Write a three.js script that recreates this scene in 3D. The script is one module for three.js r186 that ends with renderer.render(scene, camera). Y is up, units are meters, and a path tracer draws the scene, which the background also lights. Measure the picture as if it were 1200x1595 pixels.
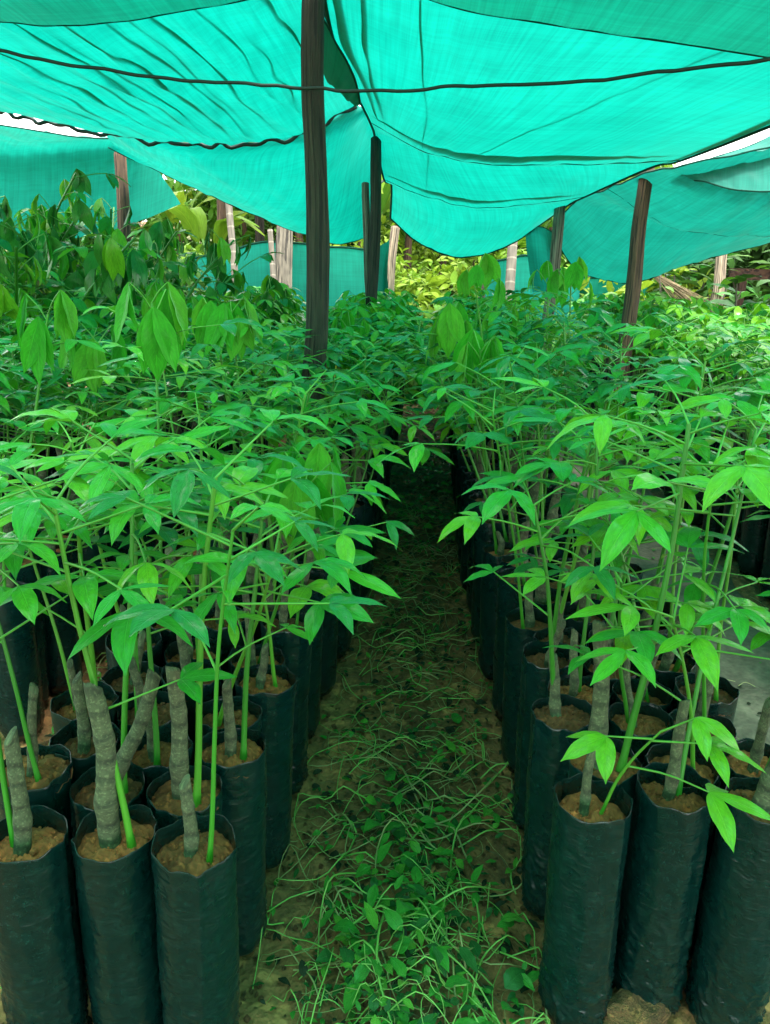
import * as THREE from 'three';
import { mergeGeometries } from 'three/addons/utils/BufferGeometryUtils.js';
import { createNoise3D } from 'simplex-noise';

// ---------------------------------------------------------------- camera, sky, sun, exposure
const scene = new THREE.Scene();
const renderer = new THREE.WebGLRenderer({ antialias: true });
renderer.toneMapping = THREE.LinearToneMapping;
renderer.toneMappingExposure = 4.6;
renderer.shadowMap.enabled = true;

const D2R = Math.PI / 180;
const camera = new THREE.PerspectiveCamera(67.3, 770 / 1024, 0.03, 400);
camera.position.set(0, 1.25, 0);
camera.rotation.order = 'YXZ';
camera.rotation.set(-18.3 * D2R, 2.9 * D2R, 1.4 * D2R);
camera.updateMatrixWorld(true);
scene.add(camera);

// bright overcast sky, a little brighter round the veiled sun
const SUN = new THREE.Vector3(0.25, 1.0, 0.22).normalize();
{
  const W = 256, H = 128, data = new Float32Array(W * H * 4);
  for (let j = 0; j < H; j++) for (let i = 0; i < W; i++) {
    const up = ((j + 0.5) / H - 0.5) * Math.PI, az = ((i + 0.5) / W - 0.5) * 2 * Math.PI;
    const y = Math.sin(up), x = Math.cos(az) * Math.cos(up), z = Math.sin(az) * Math.cos(up);
    const c = Math.max(0, x * SUN.x + y * SUN.y + z * SUN.z);
    const l = 0.92 + 0.25 * Math.max(0, y) + 0.5 * c ** 6;
    const k = (j * W + i) * 4;
    data[k] = l * 1.0; data[k + 1] = l * 1.0; data[k + 2] = l * 1.02; data[k + 3] = 1;
  }
  const t = new THREE.DataTexture(data, W, H, THREE.RGBAFormat, THREE.FloatType);
  t.mapping = THREE.EquirectangularReflectionMapping; t.magFilter = THREE.LinearFilter; t.needsUpdate = true;
  scene.background = t; scene.environment = t;
}
const sun = new THREE.DirectionalLight(new THREE.Color(1, 0.95, 0.86), 1.4);
sun.position.copy(SUN).multiplyScalar(40);
sun.castShadow = true; sun.shadow.radius = 26; sun.shadow.mapSize.set(2048, 2048);
Object.assign(sun.shadow.camera, { left: -20, right: 20, top: 20, bottom: -20, near: 1, far: 90 });
scene.add(sun);

// ---------------------------------------------------------------- helpers
function rngOf(seed) { let s = seed | 0; return () => { s = (s + 0x6d2b79f5) | 0; let t = Math.imul(s ^ (s >>> 15), 1 | s); t = (t + Math.imul(t ^ (t >>> 7), 61 | t)) ^ t; return ((t ^ (t >>> 14)) >>> 0) / 4294967296; }; }
const R = rngOf(20240611);
const rr = (a, b, r = R) => a + (b - a) * r();
const pick = (a, r = R) => a[Math.floor(r() * a.length)];
const N3 = createNoise3D(rngOf(77));
const V = (x, y, z) => new THREE.Vector3(x, y, z);
const clamp = (x, a, b) => Math.min(b, Math.max(a, x));
const sstep = (a, b, x) => { const t = clamp((x - a) / (b - a), 0, 1); return t * t * (3 - 2 * t); };

const F = 797.5 / Math.tan(67.3 / 2 * D2R);
// a place seen in the photograph (1200 x 1595 pixels) at a given forward distance -> world point
function at(px, py, depth) {
  return V((px - 600) / F * depth, -(py - 797.5) / F * depth, -depth).applyMatrix4(camera.matrixWorld);
}
function seenAt(p) { const q = p.clone().applyMatrix4(camera.matrixWorldInverse); return [600 + q.x / -q.z * F, 797.5 - q.y / -q.z * F, -q.z]; }
camera.matrixWorldInverse.copy(camera.matrixWorld).invert();

const counts = {};
function numbered(n) { const k = counts[n] = (counts[n] ?? -1) + 1; return k ? n + '_' + String(k).padStart(3, '0') : n; }
function shade(o) { o.traverse((c) => { if (c.isMesh) { c.castShadow = true; c.receiveShadow = true; } }); return o; }
function top(o, name, label, category, group, kind) {
  o.name = numbered(name); o.userData.label = label;
  if (category) o.userData.category = category;
  if (group) o.userData.group = group;
  if (kind) o.userData.kind = kind;
  scene.add(o); return o;
}
function part(parent, name, geo, mat) { const m = new THREE.Mesh(geo, mat); m.name = name; parent.add(m); return m; }

// tapered tube through points; radius may depend on t and angle
function tube(pts, rad, rs = 8, seg = 0, bump = null, caps = true) {
  const curve = pts.length > 1 ? new THREE.CatmullRomCurve3(pts) : null;
  const n = seg || Math.max(2, (pts.length - 1) * 3);
  const fr = curve.computeFrenetFrames(n, false);
  const pos = [], uv = [], idx = [];
  const len = curve.getLength();
  for (let i = 0; i <= n; i++) {
    const t = i / n, c = curve.getPointAt(t), r = typeof rad === 'function' ? rad(t) : rad;
    for (let j = 0; j <= rs; j++) {
      const a = j / rs * Math.PI * 2, ca = Math.cos(a), sa = Math.sin(a);
      const q = bump ? r * (1 + bump(t, a, ca, sa)) : r;
      pos.push(c.x + (fr.normals[i].x * ca + fr.binormals[i].x * sa) * q, c.y + (fr.normals[i].y * ca + fr.binormals[i].y * sa) * q, c.z + (fr.normals[i].z * ca + fr.binormals[i].z * sa) * q);
      uv.push(j / rs, t * len);
    }
  }
  const w = rs + 1;
  for (let i = 0; i < n; i++) for (let j = 0; j < rs; j++) { const a = i * w + j, b = a + 1, c = a + w, d = c + 1; idx.push(a, b, d, a, d, c); }
  if (caps) for (const e of [0, n]) {
    const c = curve.getPointAt(e / n), k = pos.length / 3; pos.push(c.x, c.y, c.z); uv.push(0.5, e ? len : 0);
    for (let j = 0; j < rs; j++) { const a = e * w + j; if (e) idx.push(a, a + 1, k); else idx.push(a + 1, a, k); }
  }
  return finish(pos, uv, idx, (nrm) => { for (let i = 0; i <= n; i++) weld(nrm, i * w, i * w + rs); });
}
function weld(nrm, a, b) {
  const x = nrm.getX(a) + nrm.getX(b), y = nrm.getY(a) + nrm.getY(b), z = nrm.getZ(a) + nrm.getZ(b), l = Math.hypot(x, y, z) || 1;
  nrm.setXYZ(a, x / l, y / l, z / l); nrm.setXYZ(b, x / l, y / l, z / l);
}
function finish(pos, uv, idx, fix) {
  const g = new THREE.BufferGeometry();
  g.setAttribute('position', new THREE.Float32BufferAttribute(pos, 3));
  g.setAttribute('uv', new THREE.Float32BufferAttribute(uv, 2));
  g.setIndex(idx); g.computeVertexNormals();
  if (fix) fix(g.attributes.normal);
  return g;
}
// basis: z along dir, y near the wanted normal
function orient(dir, up) {
  const z = dir.clone().normalize(), x = new THREE.Vector3().crossVectors(up, z);
  if (x.lengthSq() < 1e-6) x.set(1, 0, 0); x.normalize();
  const y = new THREE.Vector3().crossVectors(z, x);
  return new THREE.Quaternion().setFromRotationMatrix(new THREE.Matrix4().makeBasis(x, y, z));
}

// tileable value noise and textures
const LAT = (() => { const r = rngOf(5), a = new Float32Array(65536); for (let i = 0; i < 65536; i++) a[i] = r(); return a; })();
function vn(x, y, p, s = 0, p2 = p) {
  const xi = Math.floor(x), yi = Math.floor(y), fx = x - xi, fy = y - yi, u = fx * fx * (3 - 2 * fx), v = fy * fy * (3 - 2 * fy);
  const h = (i, j) => LAT[((((i % p) + p) % p) * 131 + (((j % p2) + p2) % p2) * 7919 + s * 977) & 65535];
  return (h(xi, yi) * (1 - u) + h(xi + 1, yi) * u) * (1 - v) + (h(xi, yi + 1) * (1 - u) + h(xi + 1, yi + 1) * u) * v;
}
function fbm(u, v, p, oct, s = 0, sx = 1, sy = 1) { let a = 0.5, t = 0, w = 0; for (let o = 0; o < oct; o++) { t += a * vn(u * p * sx, v * p * sy, p * sx, s + o, p * sy); w += a; a *= 0.5; p *= 2; } return t / w; }
function tex(w, h, fn, srgb = true) {
  const d = new Uint8Array(w * h * 4);
  for (let j = 0; j < h; j++) for (let i = 0; i < w; i++) {
    const c = fn((i + 0.5) / w, (j + 0.5) / h), k = (j * w + i) * 4;
    d[k] = clamp(c[0], 0, 1) * 255; d[k + 1] = clamp(c[1], 0, 1) * 255; d[k + 2] = clamp(c[2], 0, 1) * 255; d[k + 3] = 255;
  }
  const t = new THREE.DataTexture(d, w, h, THREE.RGBAFormat);
  t.wrapS = t.wrapT = THREE.RepeatWrapping; t.magFilter = THREE.LinearFilter; t.minFilter = THREE.LinearMipmapLinearFilter; t.generateMipmaps = true;
  if (srgb) t.colorSpace = THREE.SRGBColorSpace;
  t.needsUpdate = true; return t;
}
const rep = (t, x, y) => { const c = t.clone(); c.repeat.set(x, y); c.needsUpdate = true; return c; };
const lin = (r, g, b) => new THREE.Color().setRGB(r, g, b);

// ---------------------------------------------------------------- materials
const M = {};
{
  // leaf blade: midrib and side veins a little paler than the blade, mottled
  const vein = (u, v) => {
    const s = Math.abs(u - 0.5) * 2;
    const mid = Math.exp(-((s / 0.045) ** 2));
    const q = (v * 11 - s * 2.3); const side = Math.exp(-(((q - Math.round(q)) / 0.07) ** 2)) * (1 - s * 0.6);
    return Math.max(mid, side * 0.45);
  };
  const leafMap = tex(256, 512, (u, v) => { const m = 0.79 + 0.22 * fbm(u, v, 8, 4, 3) + 0.06 * (fbm(u, v, 40, 2, 9) - 0.5); const k = vein(u, v); return [m + k * 0.28, m + k * 0.16, m + k * 0.2]; });
  const leafBump = tex(256, 512, (u, v) => { const h = 0.5 + 0.25 * fbm(u, v, 10, 3, 4) - 0.4 * vein(u, v); return [h, h, h]; }, false);
  const wet = tex(256, 256, (u, v) => { const a = fbm(u, v, 6, 3, 21); const k = 0.55 + 0.45 * sstep(0.45, 0.62, a); return [k, k, k]; }, false);
  const leaf = (r, g, b, tr = 0.38, coat = 1.0) => new THREE.MeshPhysicalMaterial({ color: lin(r, g, b), map: leafMap, bumpMap: leafBump, bumpScale: 0.0016, roughness: 0.96, transmission: tr, thickness: 0, clearcoat: coat, clearcoatRoughness: 0.2, specularIntensity: 0.3, clearcoatMap: wet, side: THREE.DoubleSide });
  M.leaf = [leaf(0.04, 0.36, 0.018), leaf(0.09, 0.44, 0.014), leaf(0.018, 0.24, 0.03), leaf(0.18, 0.50, 0.012)];
  M.young = [leaf(0.14, 0.50, 0.025, 0.55, 0.2), leaf(0.07, 0.46, 0.02, 0.55, 0.2)];
  M.bronze = leaf(0.09, 0.055, 0.03, 0.2, 0.4);
  M.dark = [leaf(0.035, 0.22, 0.025, 0.3, 0.5), leaf(0.06, 0.28, 0.03, 0.3, 0.5)];
  M.back = [leaf(0.10, 0.28, 0.018, 0.38, 0.1), leaf(0.18, 0.36, 0.022, 0.38, 0.1), leaf(0.04, 0.13, 0.016, 0.3, 0.1), leaf(0.26, 0.42, 0.025, 0.42, 0.1)];
  M.weed = [leaf(0.05, 0.28, 0.03, 0.3, 0.5), leaf(0.02, 0.13, 0.025, 0.3, 0.5), leaf(0.11, 0.36, 0.035, 0.3, 0.5)];
  M.rot = leaf(0.022, 0.03, 0.016, 0.1, 0.2);
  M.straw = leaf(0.34, 0.27, 0.15, 0.2, 0.0);

  const stemMap = tex(64, 256, (u, v) => { const m = 0.78 + 0.22 * fbm(u, v, 4, 4, 13, 2, 1); return [m, m, m * 0.95]; });
  const stem = (r, g, b) => new THREE.MeshPhysicalMaterial({ color: lin(r, g, b), map: stemMap, roughness: 0.5, clearcoat: 0.2, clearcoatRoughness: 0.4 });
  M.shoot = [stem(0.05, 0.28, 0.015), stem(0.04, 0.23, 0.015), stem(0.09, 0.31, 0.02)];
  M.stalk = stem(0.10, 0.32, 0.03);
  M.weedStem = stem(0.22, 0.44, 0.10);
  M.strawStem = stem(0.30, 0.30, 0.13);
  M.darkStem = stem(0.05, 0.06, 0.03);

  const barkH = (u, v) => 0.5 * fbm(u, v, 6, 4, 31, 1, 3) + 0.5 * fbm(u, v, 24, 3, 35);
  M.stump = new THREE.MeshStandardMaterial({ roughness: 0.85, bumpScale: 0.0022,
    map: tex(256, 256, (u, v) => { const a = barkH(u, v), fl = sstep(0.6, 0.75, fbm(u, v, 24, 3, 44, 1, 2)), ring = sstep(0.62, 0.9, Math.abs(((v * 3 + 0.5 * fbm(u, v, 4, 2, 2)) % 1) - 0.5) * 2); const m = 0.20 + 0.22 * a - 0.07 * ring + 0.10 * fl; return [m * 1.0, m * 1.02, m * 0.74]; }),
    bumpMap: tex(256, 256, (u, v) => { const h = barkH(u, v); return [h, h, h]; }, false) });
  for (const k of ['map', 'bumpMap']) M.stump[k].repeat.set(1, 9);
  M.cut = new THREE.MeshStandardMaterial({ color: lin(0.22, 0.19, 0.12), roughness: 0.9 });

  const wrinkle = tex(512, 512, (u, v) => {
    const a = fbm(u, v, 4, 4, 51, 1, 2), b = fbm(u, v, 24, 3, 57);
    const h = 0.75 * (1 - Math.abs(a - 0.5) * 4) + 0.25 * b; return [h, h, h];
  }, false);
  const dustNetSheen = tex(512, 512, (u, v) => { const d = sstep(0.52, 0.75, fbm(u, v, 14, 5, 61)) * 0.22 + sstep(0.72, 0.78, fbm(u, v, 90, 2, 66)) * 0.5; return [0.0 + 0.10 * d, 0.12 + 0.15 * d, 0.12 + 0.13 * d]; });  // dust on black plastic, with the net's turquoise reflection put into its colour
  const bagRough = tex(256, 256, (u, v) => { const k = 0.15 + 0.24 * fbm(u, v, 8, 4, 71); return [k, k, k]; }, false);
  const bag = (rx, ry) => new THREE.MeshPhysicalMaterial({ map: rep(dustNetSheen, rx, ry), bumpMap: rep(wrinkle, rx, ry), bumpScale: 0.0009, roughness: 1, roughnessMap: bagRough, specularIntensity: 1, ior: 1.55, side: THREE.DoubleSide });
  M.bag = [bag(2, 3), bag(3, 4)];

  const soilC = (warm) => (u, v) => {
    const a = fbm(u, v, 6, 5, 81), b = fbm(u, v, 48, 3, 86), c = sstep(0.62, 0.75, fbm(u, v, 30, 3, 90));
    const m = 0.22 + 0.26 * a + 0.16 * (b - 0.5) + 0.13 * c; return [m * 1.26 * warm, m * 0.90, m * 0.58];
  };
  const soilH = tex(512, 512, (u, v) => { const h = 0.5 * fbm(u, v, 10, 4, 81) + 0.5 * fbm(u, v, 48, 3, 86); return [h, h, h]; }, false);
  M.potSoil = new THREE.MeshStandardMaterial({ map: tex(512, 512, (u, v) => { const c = soilC(1)(u, v); return [c[0] * 1.25 + 0.07, c[1] * 0.9 + 0.04, c[2] * 0.85 + 0.02]; }), bumpMap: soilH, bumpScale: 0.004, roughness: 0.95 });
  M.potDamp = new THREE.MeshStandardMaterial({ color: lin(0.42, 0.42, 0.45), map: M.potSoil.map, bumpMap: soilH, bumpScale: 0.004, roughness: 0.85 });
  M.potMid = new THREE.MeshStandardMaterial({ color: lin(0.68, 0.7, 0.68), map: M.potSoil.map, bumpMap: soilH, bumpScale: 0.004, roughness: 0.92 });
  M.soil = new THREE.MeshStandardMaterial({ map: rep(tex(1024, 1024, soilC(1.04)), 1.1, 1.1), bumpMap: rep(soilH, 2.3, 2.3), bumpScale: 0.012, roughness: 0.92 });
  M.sand = new THREE.MeshStandardMaterial({ map: rep(tex(512, 512, (u, v) => { const m = 0.27 + 0.16 * fbm(u, v, 8, 5, 101) + 0.10 * (fbm(u, v, 60, 2, 105) - 0.5); return [m * 1.04, m * 1.0, m * 0.86]; }), 1.3, 1.3), bumpMap: rep(soilH, 1.3, 1.3), bumpScale: 0.008, roughness: 0.9 });
  M.turf = new THREE.MeshStandardMaterial({ color: lin(0.4, 0.4, 0.4), map: rep(tex(512, 512, (u, v) => { const m = 0.3 + 0.35 * fbm(u, v, 16, 4, 111); return [m * 0.92, m, m * 0.35]; }), 0.5, 0.5), roughness: 1 });

  // woven shade cloth: fine thread streaks both ways, light passes scattered and a little straight
  const weave = tex(512, 512, (u, v) => { const a = 0.5 * vn(u * 256, v * 4, 256, 7, 4) + 0.5 * vn(u * 60, v * 3, 60, 17, 3), b = 0.5 * vn(u * 4, v * 256, 4, 8, 256) + 0.5 * vn(u * 3, v * 70, 3, 18, 70), c = fbm(u, v, 3, 5, 121); const m = 0.86 + 0.16 * (a - 0.5) + 0.10 * (b - 0.5) + 0.14 * (c - 0.5); return [m, m, m]; });
  const net = (r, g, b, tr = 0.62, ro = 0.97) => new THREE.MeshPhysicalMaterial({ color: lin(r, g, b), map: weave, roughness: ro, transmission: tr, thickness: 0, side: THREE.DoubleSide, specularIntensity: 0.3 });
  M.net = net(0.001, 0.36, 0.268, 0.53, 0.95);
  M.netUnseenPale = net(0.17, 0.76, 0.49, 0.66, 0.95);  // unseen overhead nets given paler, thinner cloth to light the saplings
  M.netFar = net(0.004, 0.36, 0.26, 0.5, 0.95);
  M.netDarker = net(0.005, 0.26, 0.19, 0.5, 0.90);  // darker cloth; weaker sky behind the next bay is put into its colour
  M.netBunch = net(0.004, 0.17, 0.09, 0.4, 0.97);
  M.netLap = net(0.02, 0.86, 0.74, 0.85, 0.93);
  M.fold = net(0.004, 0.34, 0.23, 0.5, 0.97);
  M.hem = net(0.004, 0.08, 0.05, 0.3, 0.98);

  const wood = (r, g, b, sx = 3, sy = 1.2) => new THREE.MeshStandardMaterial({ color: lin(r, g, b), roughness: 0.9, bumpScale: 0.012,
    map: rep(M._wood ??= tex(512, 512, (u, v) => { const a = fbm(u, v, 4, 5, 131, 6, 1), k = fbm(u, v, 6, 4, 137); const crack = sstep(0.60, 0.70, fbm(u, v, 4, 4, 140, 8, 1)); const m = 0.45 + 0.55 * a - 0.35 * crack + 0.3 * (k - 0.5); return [m, m * 0.98, m * 0.93]; }), sx / 3, sy),
    bumpMap: rep(M._woodH ??= tex(512, 512, (u, v) => { const h = fbm(u, v, 4, 5, 131, 6, 1) - 0.6 * sstep(0.60, 0.70, fbm(u, v, 4, 4, 140, 8, 1)); return [h, h, h]; }, false), sx / 3, sy) });
  M.postDark = wood(0.06, 0.05, 0.034); M.postBrown = wood(0.15, 0.09, 0.05); M.postGrey = wood(0.30, 0.28, 0.23); M.postPale = wood(0.50, 0.42, 0.31);
  M.areca = new THREE.MeshStandardMaterial({ color: lin(0.5, 0.48, 0.45), roughness: 0.9, map: tex(128, 512, (u, v) => { const q = (v * 8) % 1, ring = sstep(0.82, 0.95, q); const m = 0.42 + 0.25 * fbm(u, v, 8, 4, 151, 2, 1) + 0.18 * ring; return [m, m * 0.97, m * 0.88]; }) });
  M.rope = new THREE.MeshStandardMaterial({ color: lin(0.012, 0.022, 0.018), roughness: 0.6 });
  M.shed = wood(0.10, 0.05, 0.03);
}

// ---------------------------------------------------------------- ground
{
  // one sheet to the horizon, fine near the camera; rises to a bank behind the nursery
  const axis = (list) => { const o = []; for (const [a, b, s] of list) { const n = Math.max(1, Math.round((b - a) / s)); for (let i = 0; i < n; i++) o.push(a + (b - a) * i / n); } o.push(list[list.length - 1][1]); return o; };
  const xs = axis([[-120, -20, 20], [-20, -4, 1.2], [-4, -1.1, 0.08], [-1.1, 1.5, 0.016], [1.5, 4, 0.1], [4, 20, 1.2], [20, 120, 20]]);
  const zs = axis([[-150, -30, 20], [-30, -12, 1], [-12, -5, 0.12], [-5, -2.4, 0.03], [-2.4, -0.4, 0.016], [-0.4, 3, 0.2], [3, 60, 12]]);
  const pos = [], uv = [], idx = [];
  for (const z of zs) for (const x of xs) { pos.push(x, groundY(x, z), z); uv.push(x, -z); }
  const w = xs.length;
  for (let j = 0; j < zs.length - 1; j++) for (let i = 0; i < w - 1; i++) { const a = j * w + i, b = a + 1, c = a + w, d = c + 1; idx.push(a, d, b, a, c, d); }
  const g = new THREE.Mesh(finish(pos, uv, idx), M.soil);
  top(g, 'ground', 'bare brown nursery soil running between and under the bag beds', 'ground', null, 'structure');
}
function groundY(x, z) {
  const near = 1 - sstep(6, 14, -z);
  let y = near * (0.010 * N3(x * 3, z * 3, 1) + 0.010 * N3(x * 11, z * 11, 2) + 0.006 * N3(x * 30, z * 30, 3));
  y -= 0.012 * near;
  y += 0.85 * sstep(9, 15, -z) + 2.5 * sstep(15, 60, -z);
  return y;
}
{
  // pale sandy path right of the right bed
  const pos = [], uv = [], idx = []; const nx = 40, nz = 160;
  for (let j = 0; j <= nz; j++) for (let i = 0; i <= nx; i++) {
    const z = -0.7 - 7.5 * j / nz, u = i / nx, x = 0.66 + 0.66 * u + 0.04 * N3(z * 1.5, u < 0.5 ? 0 : 5, 9);
    const edge = Math.min(u, 1 - u); pos.push(x, 0.006 + 0.018 * sstep(0, 0.2, edge) + 0.006 * N3(x * 9, z * 9, 7) - 0.03 * (1 - sstep(0, 0.06, edge)), z); uv.push(x, -z);
  }
  const w = nx + 1; for (let j = 0; j < nz; j++) for (let i = 0; i < nx; i++) { const a = j * w + i; idx.push(a, a + 1, a + w + 1, a, a + w + 1, a + w); }
  top(new THREE.Mesh(finish(pos, uv, idx), M.sand), 'path', 'pale sandy path beside the bag bed', 'path', null, 'structure');
}

{
  const pos = [], uv = [], idx = [], nx = 60, nz = 60;
  for (let j = 0; j <= nz; j++) for (let i = 0; i <= nx; i++) { const z = -8.9 - 30 * (j / nz) ** 1.5, x = (i / nx - 0.5) * 50; pos.push(x, groundY(x, z) + 0.02, z); uv.push(x, -z); }
  const w = nx + 1; for (let j = 0; j < nz; j++) for (let i = 0; i < nx; i++) { const a = j * w + i; idx.push(a, a + 1, a + w + 1, a, a + w + 1, a + w); }
  top(new THREE.Mesh(finish(pos, uv, idx), M.turf), 'grass_bank', 'rising grassy bank behind the nursery', 'bank', null, 'structure');
}

// ---------------------------------------------------------------- shade nets
function netSheet(rows, nu, nv, wr) {
  // rows: list of lists of Vector3; bicubic Catmull-Rom through them
  const rowCurves = rows.map((r) => new THREE.CatmullRomCurve3(r, false, 'catmullrom', 0.5));
  const pos = [], uv = [], idx = []; let acc = 0, prev = null;
  const cols = [];
  for (let i = 0; i <= nu; i++) cols.push(new THREE.CatmullRomCurve3(rowCurves.map((c) => c.getPoint(i / nu)), false, 'catmullrom', 0.5));
  for (let j = 0; j <= nv; j++) {
    const line = cols.map((c) => c.getPoint(j / nv));
    const mid = line[nu >> 1]; if (prev) acc += mid.distanceTo(prev); prev = mid.clone();
    let s = 0;
    for (let i = 0; i <= nu; i++) {
      const p = line[i]; if (i) s += Math.hypot(p.x - line[i - 1].x, p.z - line[i - 1].z, p.y - line[i - 1].y);
      const d = wr ? wr(p, i / nu, j / nv) : 0;
      pos.push(p.x, p.y + d, p.z); uv.push(s * 1.3, acc * 1.3);
    }
  }
  const w = nu + 1;
  for (let j = 0; j < nv; j++) for (let i = 0; i < nu; i++) { const a = j * w + i, b = a + 1, c = a + w, d = c + 1; idx.push(a, b, d, a, d, c); }
  const g = finish(pos, uv, idx); g.userData.size = [nu, nv]; g.userData.edge = (k) => {
    const o = [], P = g.attributes.position, V3 = (q) => V(P.getX(q), P.getY(q), P.getZ(q));
    if (k === 'far') for (let i = 0; i <= nu; i += 2) o.push(V3(nv * w + i));
    if (k === 'near') for (let i = 0; i <= nu; i += 2) o.push(V3(i));
    if (typeof k === 'number') { const j = Math.round(k * nv); for (let i = 0; i <= nu; i += 2) o.push(V3(j * w + i)); }
    if (k === 'a') for (let j = 0; j <= nv; j += 2) o.push(V3(j * w));
    if (k === 'b') for (let j = 0; j <= nv; j += 2) o.push(V3(j * w + nu));
    return o;
  };
  return g;
}
const row = (d, list) => list.map(([x, y, dz = 0]) => V(x, y, -(d + dz)));
function addNet(label, geo, mat, hems = [], hemR = 0.006) {
  const m = new THREE.Mesh(geo, mat); top(m, 'shade_net', label, 'shade net', 'green shade nets');
  for (const e of hems) part(m, typeof e === 'number' ? 'sag_line' : 'hem', tube(geo.userData.edge(e).filter((_, i) => i % 2 === 0), typeof e === 'number' ? hemR * 0.3 : hemR, 6, 90), M.hem);  // dark cords added to draw the shading line of each sagging belly
  return m;
}
// a pleat: a narrow tuck of cloth lying doubled on the net, from one place on the sheet to another
function pleat(net, a, b, w, lift = 0.006) {
  const P = net.geometry.attributes.position, U = net.geometry.userData.size, n = 40, pos = [], uv = [], idx = [];
  const samp = (u, v) => { const x = clamp(u, 0, 1) * U[0], y = clamp(v, 0, 1) * U[1], i = Math.min(U[0] - 1, Math.floor(x)), j = Math.min(U[1] - 1, Math.floor(y)), fx = x - i, fy = y - j, W = U[0] + 1; const g = (q) => V(P.getX(q), P.getY(q), P.getZ(q)); return g(j * W + i).lerp(g(j * W + i + 1), fx).lerp(g((j + 1) * W + i).lerp(g((j + 1) * W + i + 1), fx), fy); };
  for (let k = 0; k <= n; k++) { const t = k / n, u = a[0] + (b[0] - a[0]) * t, v = a[1] + (b[1] - a[1]) * t, c = samp(u, v), c2 = samp(u + 0.004 * (b[0] - a[0] || 1e-3), v + 0.004 * (b[1] - a[1])), dir = c2.sub(c), sd = V(-dir.z, 0, dir.x).normalize(), ww = w * Math.sin(Math.PI * clamp(0.06 + t * 0.9, 0, 1)) * (0.75 + 0.5 * N3(t * 4, a[0] * 50, b[1] * 9)), sh = 0.02 * N3(t * 3, a[0] * 40, 2);
    for (const q of [-0.5, 0, 0.5]) { const p = c.clone().addScaledVector(sd, q * ww + sh); pos.push(p.x, p.y + lift + (q ? 0 : 0.006), p.z); uv.push(q, t * 3); } }
  for (let k = 0; k < n; k++) for (let q = 0; q < 2; q++) { const i = k * 3 + q; idx.push(i, i + 1, i + 4, i, i + 4, i + 3); }
  part(net, 'pleat', finish(pos, uv, idx), M.fold);
}
const fine = (p, k = 1) => k * (0.004 * N3(p.x * 6, p.z * 2.2, 3) + 0.002 * N3(p.x * 17, p.z * 5, 4));
const fold = (q, w) => Math.exp(-((q / w) ** 2));

// right roof
const gOver = netSheet([
  row(-6, [[-0.34, 2.25], [0, 2.1], [0.43, 2.0], [0.85, 1.98], [1.55, 1.95]]),
  row(-2.2, [[-0.34, 2.2], [0, 2.0], [0.43, 1.9], [0.85, 1.9], [1.5, 1.9]]),
  row(-0.5, [[-0.34, 2.25], [0, 2.15], [0.43, 2.1], [0.85, 2.05], [1.45, 1.95]]),
  row(0.9, [[-0.34, 2.2], [0, 2.0], [0.43, 1.9], [0.85, 1.88], [1.42, 1.86]]),
  row(2.2, [[-0.40, 2.26], [-0.02, 2.14], [0.40, 2.06], [0.85, 1.99], [1.38, 1.88]]),
], 40, 80, (p) => fine(p));
addNet('unseen turquoise net over the viewpoint right of the ridge, thinned for more light', gOver, M.netUnseenPale, ['a'], 0.006);
const gRight = netSheet([
  row(1.9, [[-0.35, 2.23, 0.35], [-0.02, 2.12, 0.1], [0.40, 2.04], [0.85, 1.965], [1.39, 1.85]]),
  row(3.2, [[-0.48, 2.17, 0.7], [-0.03, 1.98, 0.5], [0.34, 1.87, 0.2], [0.78, 1.83], [1.33, 1.79]]),
  row(4.1, [[-0.42, 2.05, 1.2], [-0.05, 1.80, 0.5], [0.28, 1.705, 0.1], [0.71, 1.69, -0.1], [1.23, 1.75, 0.2]]),
  row(4.8, [[-0.42, 2.02, 0.95], [-0.05, 1.89, 0.25], [0.28, 1.82, -0.05], [0.68, 1.79, -0.2], [1.18, 1.755, -0.1]]),
  row(5.6, [[-0.38, 1.80, 0.6], [-0.05, 1.655, 0.2], [0.28, 1.585, 0], [0.64, 1.605, -0.1], [1.03, 1.68, 0.2]]),
  row(6.1, [[-0.34, 1.79, 0.35], [-0.07, 1.70, 0.1], [0.27, 1.64, 0], [0.65, 1.64, -0.1], [1.02, 1.67, 0.1]]),
  row(7.2, [[-0.37, 1.57, -0.2], [-0.12, 1.38], [0.24, 1.27, 0.1], [0.65, 1.37, 0], [1.02, 1.64, -0.3]]),
], 64, 200, (p, u, v) => {
  const k = Math.min(1, u * 6) * Math.min(1, (1 - u) * 8);
  return k * (fine(p) + 0.006 * fold(p.x - 0.02 - 0.03 * Math.sin(p.z), 0.03) + 0.005 * fold(p.x * 1 + p.z * 0.7 + 2.2, 0.04) * sstep(0, 1, u));
});
const nRight = addNet('bright turquoise shade net sagging over the aisle and the right bed', gRight, M.net, ['a', 'b', 'far', 2 / 6, 4 / 6], 0.009);
for (const [a, b, w] of [[[0.02, 0.304], [0.98, 0.304], 0.10], [[0.03, 0.636], [0.97, 0.636], 0.07], [[0.22, 0], [0.24, 0.33], 0.009], [[0.24, 0.33], [0.25, 0.66], 0.009], [[0.95, 0], [0.42, 0.32], 0.008], [[0.02, 0], [0.06, 0.32], 0.05], [[0.10, 0.04], [0.07, 0.32], 0.03], [[0.985, 0], [0.98, 0.4], 0.07]]) pleat(nRight, a, b, w);  // the two wide cross strips put the bellies' shading in as darker cloth
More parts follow.
